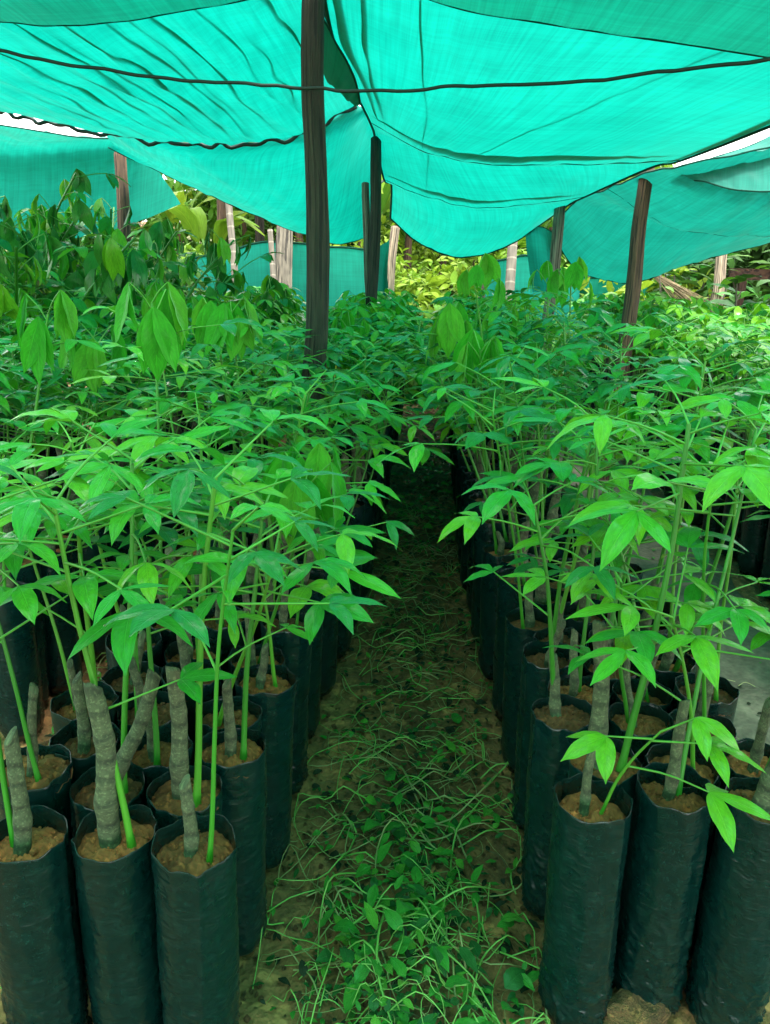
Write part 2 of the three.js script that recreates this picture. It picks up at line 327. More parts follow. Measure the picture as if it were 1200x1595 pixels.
// second layer lapped over it nearer the camera
const gLap = netSheet([
  row(1.95, [[-0.36, 2.19, 0.2], [0.0, 2.08, 0.1], [0.43, 1.995], [0.85, 1.925], [1.5, 1.80]]),
  row(2.3, [[-0.36, 2.18, 0.25], [0.0, 2.055, 0.15], [0.43, 1.96, 0.03], [0.85, 1.89], [1.5, 1.785]]),
  row(2.66, [[-0.36, 2.17, 0.3], [0.0, 2.025, 0.2], [0.43, 1.925, 0.06], [0.85, 1.86, 0], [1.5, 1.77, -0.05]]),
], 40, 24, (p) => fine(p));
addNet('doubled strip of turquoise net lapped over the roof at the top of the view', gLap, M.netLap, ['far'], 0.003);
// left roof, near panel up to the lacing rope
const ropeL = [[556, 163], [470, 208], [385, 221], [300, 222], [190, 212], [0, 172], [-190, 130]].map(([x, y]) => { const p = at(x, y, 4.85); return [p.x, p.y, -p.z - 4.8]; });
const gOverL = netSheet([
  row(-6, [[-0.46, 2.30], [-0.9, 2.2], [-1.4, 2.15], [-1.9, 2.15], [-2.5, 2.15], [-3.2, 2.2], [-4.6, 2.3]]),
  row(-1.5, [[-0.46, 2.30], [-0.9, 2.15], [-1.4, 2.08], [-1.9, 2.05], [-2.5, 2.05], [-3.2, 2.1], [-4.2, 2.25]]),
  row(0.8, [[-0.46, 2.30], [-0.9, 2.16], [-1.4, 2.08], [-1.9, 2.05], [-2.5, 2.05], [-3.2, 2.1], [-4.2, 2.25]]),
  row(2.2, [[-0.48, 2.30], [-0.9, 2.22], [-1.4, 2.15], [-1.9, 2.10], [-2.5, 2.10], [-3.2, 2.15], [-4.2, 2.3]]),
], 40, 80, (p) => fine(p));
addNet('unseen turquoise net over the viewpoint left of the ridge, thinned for more light', gOverL, M.netUnseenPale, ['a'], 0.006);
const gLeft = netSheet([
  row(2.0, [[-0.50, 2.26], [-0.9, 2.19], [-1.4, 2.12], [-1.9, 2.07], [-2.5, 2.07], [-3.2, 2.12], [-4.2, 2.27]]),
  row(3.6, [[-0.49, 2.22], [-0.85, 2.11], [-1.25, 2.03], [-1.6, 1.98], [-2.1, 1.98], [-2.8, 2.08], [-3.9, 2.25]]),
  row(4.8, ropeL),
], 90, 120, (p, u, v) => {
  let d = fine(p);
  const k = sstep(0.0, 0.5, v) * (1 - 0.6 * sstep(0.92, 1, v));
  const q = p.x + 0.13 * p.z;              // tension folds running away to the lower right
  for (const [c, w, h] of [[-1.15, 0.03, 0.012], [-1.42, 0.025, 0.02], [-1.56, 0.035, 0.016], [-1.8, 0.025, 0.02], [-1.98, 0.03, 0.018], [-2.22, 0.025, 0.02], [-2.4, 0.035, 0.016], [-2.62, 0.025, 0.02], [-2.85, 0.03, 0.018], [-3.1, 0.025, 0.018], [-3.4, 0.03, 0.02]]) d -= h * k * fold(q - c - 0.05 * N3(p.z, c, 0), w);
  return d;
});
const nLeft = addNet('bright turquoise shade net with slanting tension folds over the left beds', gLeft, M.net, ['a'], 0.007);
for (const [u0, v0, u1, v1, w] of [[0.10, 0.2156, 0.07, 0.65, 0.02], [0.20, 0.175, 0.17, 0.825, 0.016], [0.275, 0.1344, 0.225, 0.9625, 0.026], [0.285, 0.1547, 0.29, 0.925, 0.014], [0.33, 0.2359, 0.30, 0.9625, 0.02], [0.375, 0.2563, 0.35, 0.975, 0.03], [0.42, 0.3375, 0.41, 0.975, 0.016], [0.45, 0.2969, 0.44, 0.9625, 0.026], [0.50, 0.4187, 0.49, 0.975, 0.018], [0.545, 0.4187, 0.53, 0.9625, 0.026], [0.6, 0.55, 0.585, 0.975, 0.02], [0.65, 0.625, 0.64, 0.975, 0.024], [0.15, 0.5, 0.13, 0.95, 0.012]].map((q) => q)) { const a = [u0, v0], b = [u1, v1]; pleat(nLeft, a, b, w); }
const gLapL = netSheet([
  row(1.9, [[-0.6, 2.19], [-1.0, 2.13], [-1.3, 2.10], [-1.6, 2.06], [-2.6, 2.04]]),
  row(2.4, [[-0.6, 2.17], [-1.0, 2.10], [-1.3, 2.07], [-1.55, 2.04], [-2.4, 2.02]]),
  [[420, -8], [250, 24], [120, 40], [0, 35], [-260, 20]].map(([x, y]) => at(x, y, 2.72)),
], 50, 24, (p) => fine(p));
addNet('darker doubled strip of net at the top corner over the bushes', gLapL, M.netLap, ['far'], 0.003);
// left roof, far panel hanging down behind the rope
const gBack = netSheet([
  [[196, 213], [250, 219], [300, 222], [385, 221], [470, 208], [556, 163]].map(([x, y]) => at(x, y, 4.86)),
  row(5.4, [[-2.15, 1.97], [-1.75, 1.86], [-1.45, 1.82], [-1.1, 1.84], [-0.76, 1.93], [-0.43, 2.13]]),
  row(6.0, [[-2.22, 1.95, -0.3], [-1.85, 1.78], [-1.45, 1.66], [-1.08, 1.62], [-0.76, 1.70], [-0.42, 2.08]]),
  row(6.5, [[-2.26, 1.93, -0.8], [-1.92, 1.75, -0.25], [-1.35, 1.52], [-1.0, 1.40], [-0.74, 1.34], [-0.48, 1.42]]),
], 70, 60, (p, u) => fine(p, 2) - 0.012 * fold(p.x + 1.2 + p.z * 0.2, 0.05) - 0.012 * fold(p.x + 0.62 + p.z * 0.25, 0.04) - 0.01 * fold(p.x + 2.6 + p.z * 0.2, 0.05));
addNet('turquoise net panel hanging below the lacing rope behind the thick post', gBack, M.net, ['far'], 0.004);
// twisted flap between the two roofs at the ridge
{
  const g = netSheet([
    [at(498, 20, 2.9), at(520, 62, 3.1), at(548, 108, 3.4), at(560, 150, 3.9), at(562, 166, 4.2)],
    [at(498, 66, 2.94), at(516, 98, 3.14), at(538, 130, 3.44), at(552, 156, 3.9), at(558, 167, 4.2)],
    [at(498, 104, 2.98), at(510, 124, 3.18), at(528, 146, 3.46), at(548, 161, 3.9), at(555, 168, 4.2)],
  ], 30, 14, (p) => 0.01 * N3(p.x * 12, p.z * 5, 2));
  addNet('dark green twisted flap of net tied along the ridge behind the thick post', g, M.netBunch, ['near'], 0.005);
  const g2 = netSheet([
    [at(556, 158, 4.6), at(574, 180, 5.0), at(590, 214, 5.6), at(597, 236, 5.9)],
    [at(566, 163, 4.6), at(584, 186, 5.0), at(600, 222, 5.6), at(604, 250, 5.9)],
  ], 24, 6, (p) => 0.012 * N3(p.x * 14, p.z * 5, 2));
  addNet('short gathered strip of net laced to the top of the dark post', g2, M.netBunch);
}
// side net beyond the bushes on the left
const gSide = netSheet([
  [at(-160, 168, 6.2), at(-60, 186, 6.2), at(40, 202, 6.2), at(120, 212, 6.2), at(196, 216, 6.2)],
  [at(-160, 222, 7.2), at(-60, 226, 7.2), at(30, 231, 7.2), at(130, 224, 7.2), at(225, 214, 7.2)],
  [at(-160, 285, 7.3), at(-60, 285, 7.3), at(40, 287, 7.3), at(145, 276, 7.3), at(238, 250, 7.3)],
  [at(-160, 380, 7.4), at(-60, 380, 7.4), at(50, 380, 7.4), at(170, 360, 7.4), at(282, 318, 7.4)],
], 50, 50, (p) => fine(p, 3));
addNet('turquoise side net hanging behind the dark bushes and the brown post', gSide, M.netFar, ['near'], 0.006);
// roof of the next bay on the right
const gNext = netSheet([
  row(4.5, [[1.30, 1.755], [1.72, 1.84], [1.98, 1.94], [2.6, 2.08], [3.4, 2.15]]),
  row(5.0, [[1.20, 1.74], [1.62, 1.62], [2.05, 1.60], [2.65, 1.72], [3.5, 1.9]]),
  row(5.5, [[1.12, 1.71], [1.52, 1.50], [2.0, 1.44], [2.5, 1.5], [3.5, 1.75]]),
  row(6.1, [[1.06, 1.69], [1.48, 1.60], [2.0, 1.56], [2.5, 1.6], [3.5, 1.8]]),
  row(6.6, [[1.03, 1.62], [1.40, 1.36], [1.8, 1.32], [2.3, 1.42], [3.4, 1.66]]),
  row(7.0, [[1.0, 1.50], [1.25, 1.18], [1.72, 1.10], [2.25, 1.28], [3.2, 1.56]]),
], 60, 90, (p, u) => fine(p, 2.5));
addNet('darker see-through net of the neighbouring bay sagging beyond the leaning post', gNext, M.netDarker, ['near', 'a', 'far', 0.4], 0.005);
addNet('small dark see-through sheet hanging in front at the right edge of the view', netSheet([
  [at(1052, 264, 4.45), at(1120, 244, 4.4), at(1200, 212, 4.35), at(1300, 172, 4.3)],
  [at(1064, 272, 4.3), at(1125, 270, 4.15), at(1200, 256, 4.05), at(1300, 230, 4.0)],
  [at(1082, 280, 4.2), at(1135, 291, 4.0), at(1200, 297, 3.9), at(1300, 292, 3.8)],
], 40, 24, (p) => fine(p, 2)), M.netDarker, ['near', 'far'], 0.004);
// the bays go on to both sides
const flatBay = (x0, x1, d0, d1, y) => netSheet([0, 0.2, 0.4, 0.6, 0.8, 1].map((t, j) => row(d0 + (d1 - d0) * t, [0, 0.25, 0.5, 0.75, 1].map((u) => [x0 + (x1 - x0) * u, y - 0.25 * Math.sin(u * Math.PI) - (j % 2) * 0.08]))), 40, 60, (p) => fine(p, 2));
addNet('unseen shade net of the bay right of the path, paled for more light', flatBay(1.62, 4.6, -6, 3.4, 2.12), M.netUnseenPale, ['a'], 0.006);
addNet('unseen shade net of the outermost bay on the left, paled for more light', flatBay(-8, -4.65, -6, 4.6, 2.4), M.netUnseenPale, ['b'], 0.006);
// low net fences at the back
function fence(label, tops, bottomY, mat) {
  const g = netSheet([tops, tops.map((p) => V(p.x, (p.y + bottomY) / 2, p.z + 0.04)), tops.map((p) => V(p.x, bottomY, p.z))], 50, 16, (p) => 0.01 * N3(p.x * 3, p.y * 3, p.z));
  const m = new THREE.Mesh(g, mat); top(m, 'net_fence', label, 'net fence', 'low net fences at the back');
  part(m, 'hem', tube(g.userData.edge('near'), 0.012, 6, 60), M.hem);
  return m;
}
fence('low turquoise net fence behind the palm trunks, its top dipping at one end', [at(272, 409, 9), at(350, 392, 9), at(416, 376, 9), at(500, 383, 9), at(598, 390, 9)], 0.35, M.netFar);
fence('short turquoise net fence around the ringed pole right of the gap', [at(748, 412, 8.2), at(790, 404, 8.2), at(822, 398, 8.2), at(856, 412, 8.2), at(905, 430, 8.2)], 0.3, M.netFar);
fence('low turquoise net fence showing under the next bay', [at(880, 428, 8.6), at(930, 432, 8.6), at(985, 430, 8.6), at(1010, 436, 8.6)], 0.3, M.netFar);
{
  const g = netSheet([
    [at(590, 385, 6.2), at(600, 378, 6.25), at(607, 372, 6.3)], [at(590, 420, 6.2), at(598, 425, 6.3), at(604, 430, 6.25)], [at(586, 480, 6.15), at(598, 484, 6.3), at(610, 482, 6.2)],
  ], 24, 30, (p) => 0.012 * N3(p.x * 25, p.y, 3));
  addNet('narrow bunched drape of net hanging beside the dark post', g, M.netDarker);
  const g3 = netSheet([
    [at(818, 358, 6.6), at(838, 352, 6.5), at(866, 366, 6.3)], [at(822, 400, 6.7), at(840, 404, 6.7), at(862, 410, 6.6)], [at(830, 455, 6.8), at(846, 455, 6.8), at(864, 458, 6.8)],
  ], 24, 30, (p) => 0.01 * N3(p.x * 20, p.y, 3));
  addNet('thin see-through net curtain hanging left of the grey weathered post', g3, M.netDarker, ['near'], 0.004);
}

// ropes and cables
function rope(name, label, pts, r, wob, seed) {
  const c = new THREE.CatmullRomCurve3(pts), q = []; const n = Math.max(30, Math.round(c.getLength() / 0.05));
  for (let i = 0; i <= n; i++) { const p = c.getPointAt(i / n); p.y += wob * N3(i * 0.35, seed, 0); p.z += wob * N3(i * 0.35, seed, 5); q.push(p); }
  const m = new THREE.Mesh(tube(q, r, 6, n * 2), M.rope); return top(m, name, label, name.split('_').pop());
}
rope('black_cable', 'black cable strung across the view in front of the thick post', [at(-120, 62, 2.42), at(0, 80, 2.45), at(200, 115, 2.5), at(470, 137, 2.55), at(620, 143, 2.5), at(720, 134, 2.42), at(860, 130, 2.35), at(1000, 116, 2.25), at(1200, 90, 2.05), at(1330, 66, 2)], 0.0055, 0.005, 1);
rope('lacing_rope', 'wavy lacing rope joining the two net panels on the left', [...ropeL].reverse().slice(1).map(([x, y, dz]) => V(x, y - 0.012, -4.8 - dz)), 0.012, 0.028, 2);
rope('loose_rope', 'loose looped rope hanging off the top of the dark post', [at(596, 238, 5.9), at(602, 262, 5.9), at(600, 276, 5.85), at(588, 292, 5.8)], 0.008, 0.006, 3);

// ---------------------------------------------------------------- posts and trunks
function pole(name, label, category, topP, lowP, r0, r1, mat, rough, seed, rs = 18, group) {
  const dir = topP.clone().sub(lowP); const k = (lowP.y + 0.15) / dir.y; const base = lowP.clone().addScaledVector(dir, -k);
  const g = new THREE.Group(); g.position.copy(base);
  const L = topP.clone().sub(base), pts = [];
  const bend = 0.012 * L.length();
  for (let i = 0; i <= 6; i++) { const t = i / 6; pts.push(L.clone().multiplyScalar(t).add(V(bend * N3(t * 1.3, seed, 1) * Math.sin(t * Math.PI), 0, bend * N3(t * 1.3, seed, 2) * Math.sin(t * Math.PI)))); }
  const geo = tube(pts, (t) => r0 + (r1 - r0) * t, rs, 70, (t, a, c, s) => rough * (N3(c * 1.6 + seed, s * 1.6, t * 4) + 0.5 * N3(c * 4, s * 4 + seed, t * 14)));
  part(g, 'trunk', geo, mat); 
  top(g, name, label, category, group); return g;
}
const timber = 'rough timber posts';
pole('timber_post', 'tall thick dark timber post standing in the bed left of the aisle', 'post', at(490, -60, 2.62), at(486, 500, 2.62), 0.040, 0.038, M.postDark, 0.06, 1, 28, timber);
pole('timber_post', 'dark post at the far ridge with a loose rope at its top', 'post', at(586, 216, 5.2), at(578, 480, 5.2), 0.040, 0.036, M.postDark, 0.06, 2, 20, timber);
pole('timber_post', 'short forked grey stake close beside the dark ridge post', 'post', at(569, 286, 5.25), at(574, 470, 5.25), 0.022, 0.026, M.postGrey, 0.08, 3, 14, timber);
pole('timber_post', 'slim leaning brown pole in the gap at the end of the aisle', 'post', at(616, 354, 7), at(605, 460, 7), 0.045, 0.040, M.postPale, 0.04, 4, 16, timber);
pole('timber_post', 'grey weathered post under the edge of the right roof net', 'post', at(873, 312, 5.9), at(857, 460, 5.9), 0.045, 0.042, M.postGrey, 0.06, 5, 18, timber);
pole('timber_post', 'dark brown post leaning to one side beneath the neighbouring net', 'post', at(1009, 262, 4.6), at(981, 465, 4.6), 0.046, 0.042, M.postBrown, 0.04, 6, 18, timber);
pole('timber_post', 'pale grey-brown post before the broad-leaved shrubs', 'post', at(1131, 346, 7.3), at(1114, 480, 7.3), 0.054, 0.050, M.postPale, 0.05, 7, 18, timber);
pole('timber_post', 'thin dark stake at the end of the short net fence', 'post', at(757, 384, 8.1), at(750, 462, 8.1), 0.036, 0.034, M.postDark, 0.05, 8, 12, timber);
pole('timber_post', 'reddish brown post rising out of the dark bushes', 'post', at(187, 240, 5.6), at(193, 420, 5.6), 0.047, 0.044, M.postBrown, 0.07, 9, 18, timber);
const ring = (t) => 0;
pole('areca_pole', 'ringed pale pole standing in the short net fence', 'pole', at(800, 358, 8), at(793, 465, 8), 0.055, 0.05, M.areca, 0.03, 10, 16, 'ringed palm poles');
pole('areca_pole', 'thin ringed grey pole before the low net fence', 'pole', at(356, 312, 7.6), at(366, 450, 7.6), 0.036, 0.034, M.areca, 0.03, 11, 14, 'ringed palm poles');
pole('areca_pole', 'thin ringed pole touching the thick palm trunk', 'pole', at(421, 358, 8.6), at(425, 445, 8.6), 0.035, 0.03, M.areca, 0.03, 12, 14, 'ringed palm poles');
function palm(label, topP, lowP, r0, r1, mat, seed, nf) {
  const g = pole('palm_tree', label, 'palm tree', topP, lowP, r0, r1, mat, 0.04, seed, 18, 'palms behind the nets');
  const c = topP.clone().sub(g.position), r = rngOf(seed * 31);
  for (let i = 0; i < nf; i++) { const f = part(g, 'frond', frondGeo(i % 3), M.back[i % 3]); f.position.copy(c); f.rotation.set(0, i * 2.4 + r(), 0); f.scale.setScalar(rr(1.5, 2.1, r)); }
  return g;
}
const frondCache = {};
function frondGeo(k) {
  if (frondCache[k]) return frondCache[k];
  const r = rngOf(400 + k), gs = [], P = (t) => V(0, 0.5 * t - (0.75 + 0.15 * k) * t * t, t);
  gs.push(tube([P(0), P(0.33), P(0.66), P(1)], (t) => 0.016 * (1 - 0.85 * t), 5, 10));
  for (let i = 2; i < 34; i++) for (const s of [-1, 1]) {
    const t = i / 34, p = P(t), l = 0.34 * Math.sin(Math.PI * (0.12 + 0.84 * t)) + 0.05, q = p.clone().add(V(s * l * 0.8, -l * 0.35, l * 0.55)), w = 0.016;
    const g = new THREE.BufferGeometry();
    const m = p.clone().lerp(q, 0.5).add(V(0, 0.02, 0));
    g.setAttribute('position', new THREE.Float32BufferAttribute([p.x, p.y, p.z - w * 0.4, p.x, p.y, p.z + w * 0.4, m.x, m.y, m.z - w, m.x, m.y, m.z + w, q.x, q.y, q.z, q.x, q.y, q.z + 0.001], 3));
    g.setAttribute('uv', new THREE.Float32BufferAttribute([0.4, 0, 0.6, 0, 0.3, 0.5, 0.7, 0.5, 0.5, 1, 0.5, 1], 2)); g.setIndex([0, 1, 3, 0, 3, 2, 2, 3, 4, 3, 5, 4]); g.computeVertexNormals(); gs.push(g);
  }
  return frondCache[k] = mergeGeometries(gs.map((g) => { g.deleteAttribute('uv1'); return g; }));
}

// ---------------------------------------------------------------- leaves
function leafGeo({ w = 0.36, curve = 0.18, fold = 0.12, wave = 0.012, nL = 8, nW = 2, seed = 1, belly = 0.9 }) {
  const pos = [], uv = [], idx = [], W = nW * 2 + 1;
  for (let i = 0; i <= nL; i++) {
    const t = i / nL;
    let h = Math.pow(Math.max(0, Math.sin(Math.PI * Math.pow(t, belly))), 0.85) * w * 0.5;
    h *= 1 - 0.35 * sstep(0.78, 0.96, t); h = Math.max(h, t < 0.5 ? 0.012 : 0.003);
    const y0 = -1.25 * curve * t * t + 0.65 * curve * t, z0 = t * (1 - 0.22 * curve * t);
    for (let j = -nW; j <= nW; j++) {
      const s = j / nW;
      pos.push(s * h, y0 + fold * Math.abs(s) * h - 0.5 * fold * s * s * h + wave * Math.sin(t * 17 + seed + (j > 0 ? 1.7 : 0)) * Math.abs(s), z0 + 0.02 * Math.sin(seed * 3 + t * 5) * s * h);
      uv.push(s * 0.5 + 0.5, t);
    }
  }
  for (let i = 0; i < nL; i++) for (let j = 0; j < W - 1; j++) { const a = i * W + j, b = a + 1, c = a + W, d = c + 1; idx.push(a, c, d, a, d, b); }
  return finish(pos, uv, idx);
}
const LEAF = [0, 1, 2, 3, 4, 5].map((k) => leafGeo({ w: [0.29, 0.32, 0.26, 0.34, 0.30, 0.36][k], curve: [0.22, 0.34, 0.15, 0.28, 0.42, 0.2][k], fold: [0.22, 0.34, 0.12, 0.26, 0.3, 0.18][k], wave: [0.006, 0.010, 0.004, 0.008, 0.009, 0.010][k], nL: 12, seed: k * 1.9, belly: [0.9, 0.85, 0.95, 0.8, 0.9, 0.78][k] }));
const LEAFM = [0, 1, 2].map((k) => leafGeo({ w: [0.34, 0.38, 0.42][k], curve: [0.24, 0.34, 0.2][k], fold: 0.28, wave: 0.014, nL: 6, nW: 1, seed: k * 2.3 }));
const LEAFL = leafGeo({ w: 0.38, curve: 0.28, fold: 0.25, wave: 0, nL: 4, nW: 1, seed: 3 });
const HANG = [0, 1, 2].map((k) => leafGeo({ w: [0.34, 0.37, 0.4][k], curve: [0.06, 0.12, -0.06][k], fold: [0.55, 0.7, 0.4][k], wave: 0.012, nL: 9, seed: 5 + k, belly: 0.85 }));
// leaf stalk, along +z, unit length
const STALK = [0, 1, 2].map((k) => (l) => tube([V(0, 0, 0), V(0, [0.03, 0.06, 0.0][k] * l, l * 0.5), V(0, 0, l)], (t) => 0.0021 - 0.0008 * t, 5, 5));
const stalkCache = {};
function stalkGeo(k, l) { const q = Math.round(l * 50) / 50, key = k + '_' + q; return [stalkCache[key] ??= STALK[k](q), q]; }

const UP = V(0, 1, 0);
// directions of the three leaflets of one leaf whose stalk points along +z (local frame: y up)
function leafletDirs(r, droop, spread = 1) {
  return [0, 1, -1].map((s) => {
    const a = s * rr(0.95, 1.25, r) * spread + rr(-0.12, 0.12, r), d = droop + rr(-0.18, 0.18, r) + Math.abs(s) * 0.05;
    return V(Math.sin(a) * Math.cos(d), -Math.sin(d), Math.cos(a) * Math.cos(d));
  });
}
// one full leaf (Group: leaf_stalk + three leaflets) for near saplings
function nearLeaf(parent, p, az, el, len, size, droop, mat, r, hang) {
  const g = new THREE.Group(); g.name = 'leaf'; parent.add(g); g.position.copy(p);
  const dir = V(Math.sin(az) * Math.cos(el), Math.sin(el), Math.cos(az) * Math.cos(el));
  g.rotation.set(0, az, 0);
  const [sg, q] = stalkGeo(Math.floor(r() * 3), len);
  const st = part(g, 'leaf_stalk', sg, hang === 2 ? M.darkStem : M.stalk); st.rotation.x = -el;
  const tip = V(0, Math.sin(el) * q, Math.cos(el) * q);
  const dirs = hang ? [0, 1, -1].map((s) => V(s * rr(0.12, 0.4, r), -1, rr(0.02, 0.3, r)).normalize()) : leafletDirs(r, droop);
  dirs.forEach((d, i) => {
    const m = part(g, 'leaflet', pick(hang ? HANG : LEAF, r), mat); m.position.copy(tip);
    const up = hang ? V(rr(-0.6, 0.6, r), 0.1, 1) : V(rr(-0.3, 0.3, r), 1, rr(-0.2, 0.2, r));
    m.quaternion.copy(orient(d, up)); m.scale.setScalar(size * (i ? rr(0.78, 0.98, r) : 1));
  });
  return g;
}
// whole-leaf geometries for saplings farther off: stalk and blades in one mesh, two materials
function wholeLeaf(seed, hang, blades, len = 0.14, size = 0.115, el = 0.25) {
  const r = rngOf(seed), tip = V(0, Math.sin(el) * len, Math.cos(el) * len);
  const s = tube([V(0, 0, 0), tip.clone().multiplyScalar(0.5).add(V(0, 0.006, 0)), tip], 0.0018, 4, 3, null, false);
  const bl = (hang ? [0, 1, -1].map((k) => V(k * rr(0.15, 0.4, r), -1, rr(0.02, 0.3, r)).normalize()) : leafletDirs(r, rr(0.0, 0.4, r))).map((d) => {
    const g = pick(blades, r).clone(), k = size * rr(0.8, 1.1, r);
    g.applyMatrix4(new THREE.Matrix4().compose(tip, orient(d, hang ? V(rr(-0.6, 0.6, r), 0.1, 1) : V(rr(-0.3, 0.3, r), 1, 0)), V(k, k, k))); return g;
  });
  return mergeGeometries([s, mergeGeometries(bl)], true);
}
const WHOLE = Array.from({ length: 10 }, (_, i) => wholeLeaf(900 + i, false, LEAFM));
const WHOLEH = Array.from({ length: 4 }, (_, i) => wholeLeaf(950 + i, true, LEAFM, 0.1, 0.13, 0.7));

// ---------------------------------------------------------------- bags, soil, stumps
const BH = 0.44, BR = 0.0615;
function bagGeo(seed, rs, hs) {
  const pos = [], uv = [], idx = [], w = rs + 1; let rings = 0;
  const add = (y, f, k) => {
    for (let i = 0; i <= rs; i++) {
      const a = i / rs * Math.PI * 2, c = Math.cos(a), s = Math.sin(a);
      let rad = BR * (1 + 0.038 * N3(c * 1.1 + seed * 7, s * 1.1, y * 4) + 0.012 * N3(c * 3 + seed, s * 3, y * 9));
      const low = (1 - sstep(0.04, 0.2 + 0.05 * (seed % 3), y)) * (0.6 + 0.5 * (seed % 2)) + 0.12;
      const cre = N3(c * 1.5 + seed * 3, s * 1.5, y * 26 + 0.8 * N3(c, s, seed));
      rad += low * (0.003 + 0.0016 * (seed % 2)) * (Math.max(0, 1 - Math.abs(cre) * 3) ** 1.5 - 0.3) - 0.001 + 0.0007 * N3(c * 5, s * 5 + seed, y * 30);
      for (const e of [0.4, 0.4 + Math.PI]) { const q = Math.atan2(Math.sin(a - e - seed), Math.cos(a - e - seed)); rad += 0.004 * Math.exp(-((q / 0.09) ** 2)); }
      const base = clamp(y / 0.035, 0, 1); rad *= 0.82 + 0.18 * Math.sqrt(1 - (1 - base) ** 2);
      const topw = sstep(BH - 0.06, BH, y); rad *= 1 + topw * 0.022 * N3(c * 1.6 + seed, s * 1.6, 9) + topw * 0.008 * Math.cos(4 * a + seed);
      rad += f; const yy = y + (y > BH - 0.07 ? 0.005 * topw * N3(c * 1.3, s * 1.3, seed * 5) : 0);
      pos.push(c * rad, yy, s * rad); uv.push(i / rs, y / BH);
    } rings++;
  };
  for (let j = 0; j <= hs; j++) add(BH * j / hs, 0, j);
  add(BH - 0.0002, -0.0016); add(BH - 0.016, -0.0022); add(BH - 0.042, -0.0028);
  for (let j = 0; j < rings - 1; j++) for (let i = 0; i < rs; i++) { const a = j * w + i, b = a + 1, c = a + w, d = c + 1; idx.push(a, c, d, a, d, b); }
  const k = pos.length / 3; pos.push(0, 0.004, 0); uv.push(0.5, 0); for (let i = 0; i < rs; i++) idx.push(i, i + 1, k);
  return finish(pos, uv, idx, (n) => { for (let j = 0; j < rings; j++) weld(n, j * w, j * w + rs); });
}
const BAGH = Array.from({ length: 6 }, (_, i) => bagGeo(i + 1, 72, 90));
const BAGM = Array.from({ length: 5 }, (_, i) => bagGeo(i + 11, 24, 14));
const BAGL = bagGeo(21, 12, 5);
function soilGeo(seed, nr, na) {
  const pos = [0, 0.008, 0], uv = [0.5, 0.5], idx = [], rad = BR * 0.985;
  for (let j = 1; j <= nr; j++) for (let i = 0; i < na; i++) {
    const a = i / na * Math.PI * 2, q = rad * j / nr, x = Math.cos(a) * q, z = Math.sin(a) * q;
    pos.push(x, 0.008 * (1 - (j / nr) ** 2) + 0.005 * N3(x * 30, z * 30, seed) + 0.0035 * N3(x * 90, z * 90, seed) + 0.002 * N3(x * 220, z * 220, seed), z); uv.push(0.5 + x * 3.4 + seed * 0.17, 0.5 + z * 3.4);
  }
  for (let i = 0; i < na; i++) idx.push(0, 1 + (i + 1) % na, 1 + i);
  for (let j = 1; j < nr; j++) for (let i = 0; i < na; i++) { const a = 1 + (j - 1) * na + i, b = 1 + (j - 1) * na + (i + 1) % na, c = a + na, d = b + na; idx.push(a, b, d, a, d, c); }
  const g = finish(pos, uv, idx);
  if (nr < 10) return g;
  const r = rngOf(seed * 13), gs = [g.toNonIndexed()];
  for (let k = 0; k < 70; k++) { const a = r() * 6.28, q = rad * 0.95 * Math.sqrt(r()), s = rr(0.0012, 0.0032, r) * (r() < 0.12 ? 2.2 : 1), c = new THREE.IcosahedronGeometry(s, 0); c.scale(1, rr(0.5, 0.9, r), rr(0.7, 1.2, r)); c.rotateY(a * 3); c.rotateX(r()); c.translate(Math.cos(a) * q, 0.008 * (1 - (q / rad) ** 2) + s * 0.4, Math.sin(a) * q); const u = c.attributes.uv; for (let i = 0; i < u.count; i++) u.setXY(i, u.getX(i) * 0.05 + k * 0.137, u.getY(i) * 0.05 + k * 0.071); gs.push(c); }
  return mergeGeometries(gs);
}
const SOILH = [1, 2, 3, 4].map((s) => soilGeo(s, 22, 64)), SOILM = [5, 6].map((s) => soilGeo(s, 4, 16));
// budded stump: thick ringed stub with an obliquely cut top
function stumpGeo(h, r0, lean, seed, hi) {
  const pts = [0, 0.3, 0.65, 1].map((t) => V(lean[0] * t * h + 0.006 * N3(t * 2, seed, 0), h * t - 0.02, lean[1] * t * h + 0.006 * N3(t * 2, seed, 4)));
  const g = tube(pts, (t) => r0 * (1.12 - 0.3 * t + 0.18 * Math.exp(-(((t - 0.32) / 0.06) ** 2)) + 0.1 * Math.exp(-(((t - 0.7) / 0.03) ** 2)) + (hi ? [0.12, 0.22, 0.46, 0.57, 0.82, 0.9].reduce((q, c, i) => q + (0.012 + 0.028 * (i % 3)) * Math.exp(-(((t - c - 0.09 * N3(seed * 3, i * 1.7, 0)) / 0.014) ** 2)), 0) : 0)), hi ? 20 : 9, hi ? 48 : 10, hi ? (t, a, c, s) => 0.03 * N3(c * 1.5, s * 1.5 + seed, t * 5) + 0.018 * Math.sin(t * h * 900 + 4 * N3(c, s, seed)) * Math.max(0, N3(c, s, t * 6)) : null);
  // oblique cut: lower one side of the top
  const p = g.attributes.position; const yT = h - 0.02;
  for (let i = 0; i < p.count; i++) { const y = p.getY(i); const k = sstep(yT - 0.022, yT, y); if (k > 0) { const dx = p.getX(i) - lean[0] * h, dz = p.getZ(i) - lean[1] * h; p.setY(i, y - k * 1.15 * (dx * Math.cos(seed) + dz * Math.sin(seed)) + k * 0.002 * N3(dx * 300, dz * 300, seed)); } }
  g.computeVertexNormals(); return g;
}
const STUMPM = Array.from({ length: 6 }, (_, i) => stumpGeo([0.11, 0.15, 0.19, 0.13, 0.09, 0.21][i], [0.011, 0.013, 0.015, 0.012, 0.010, 0.014][i], [rr(-0.2, 0.2), rr(-0.2, 0.2)], i + 30, false));

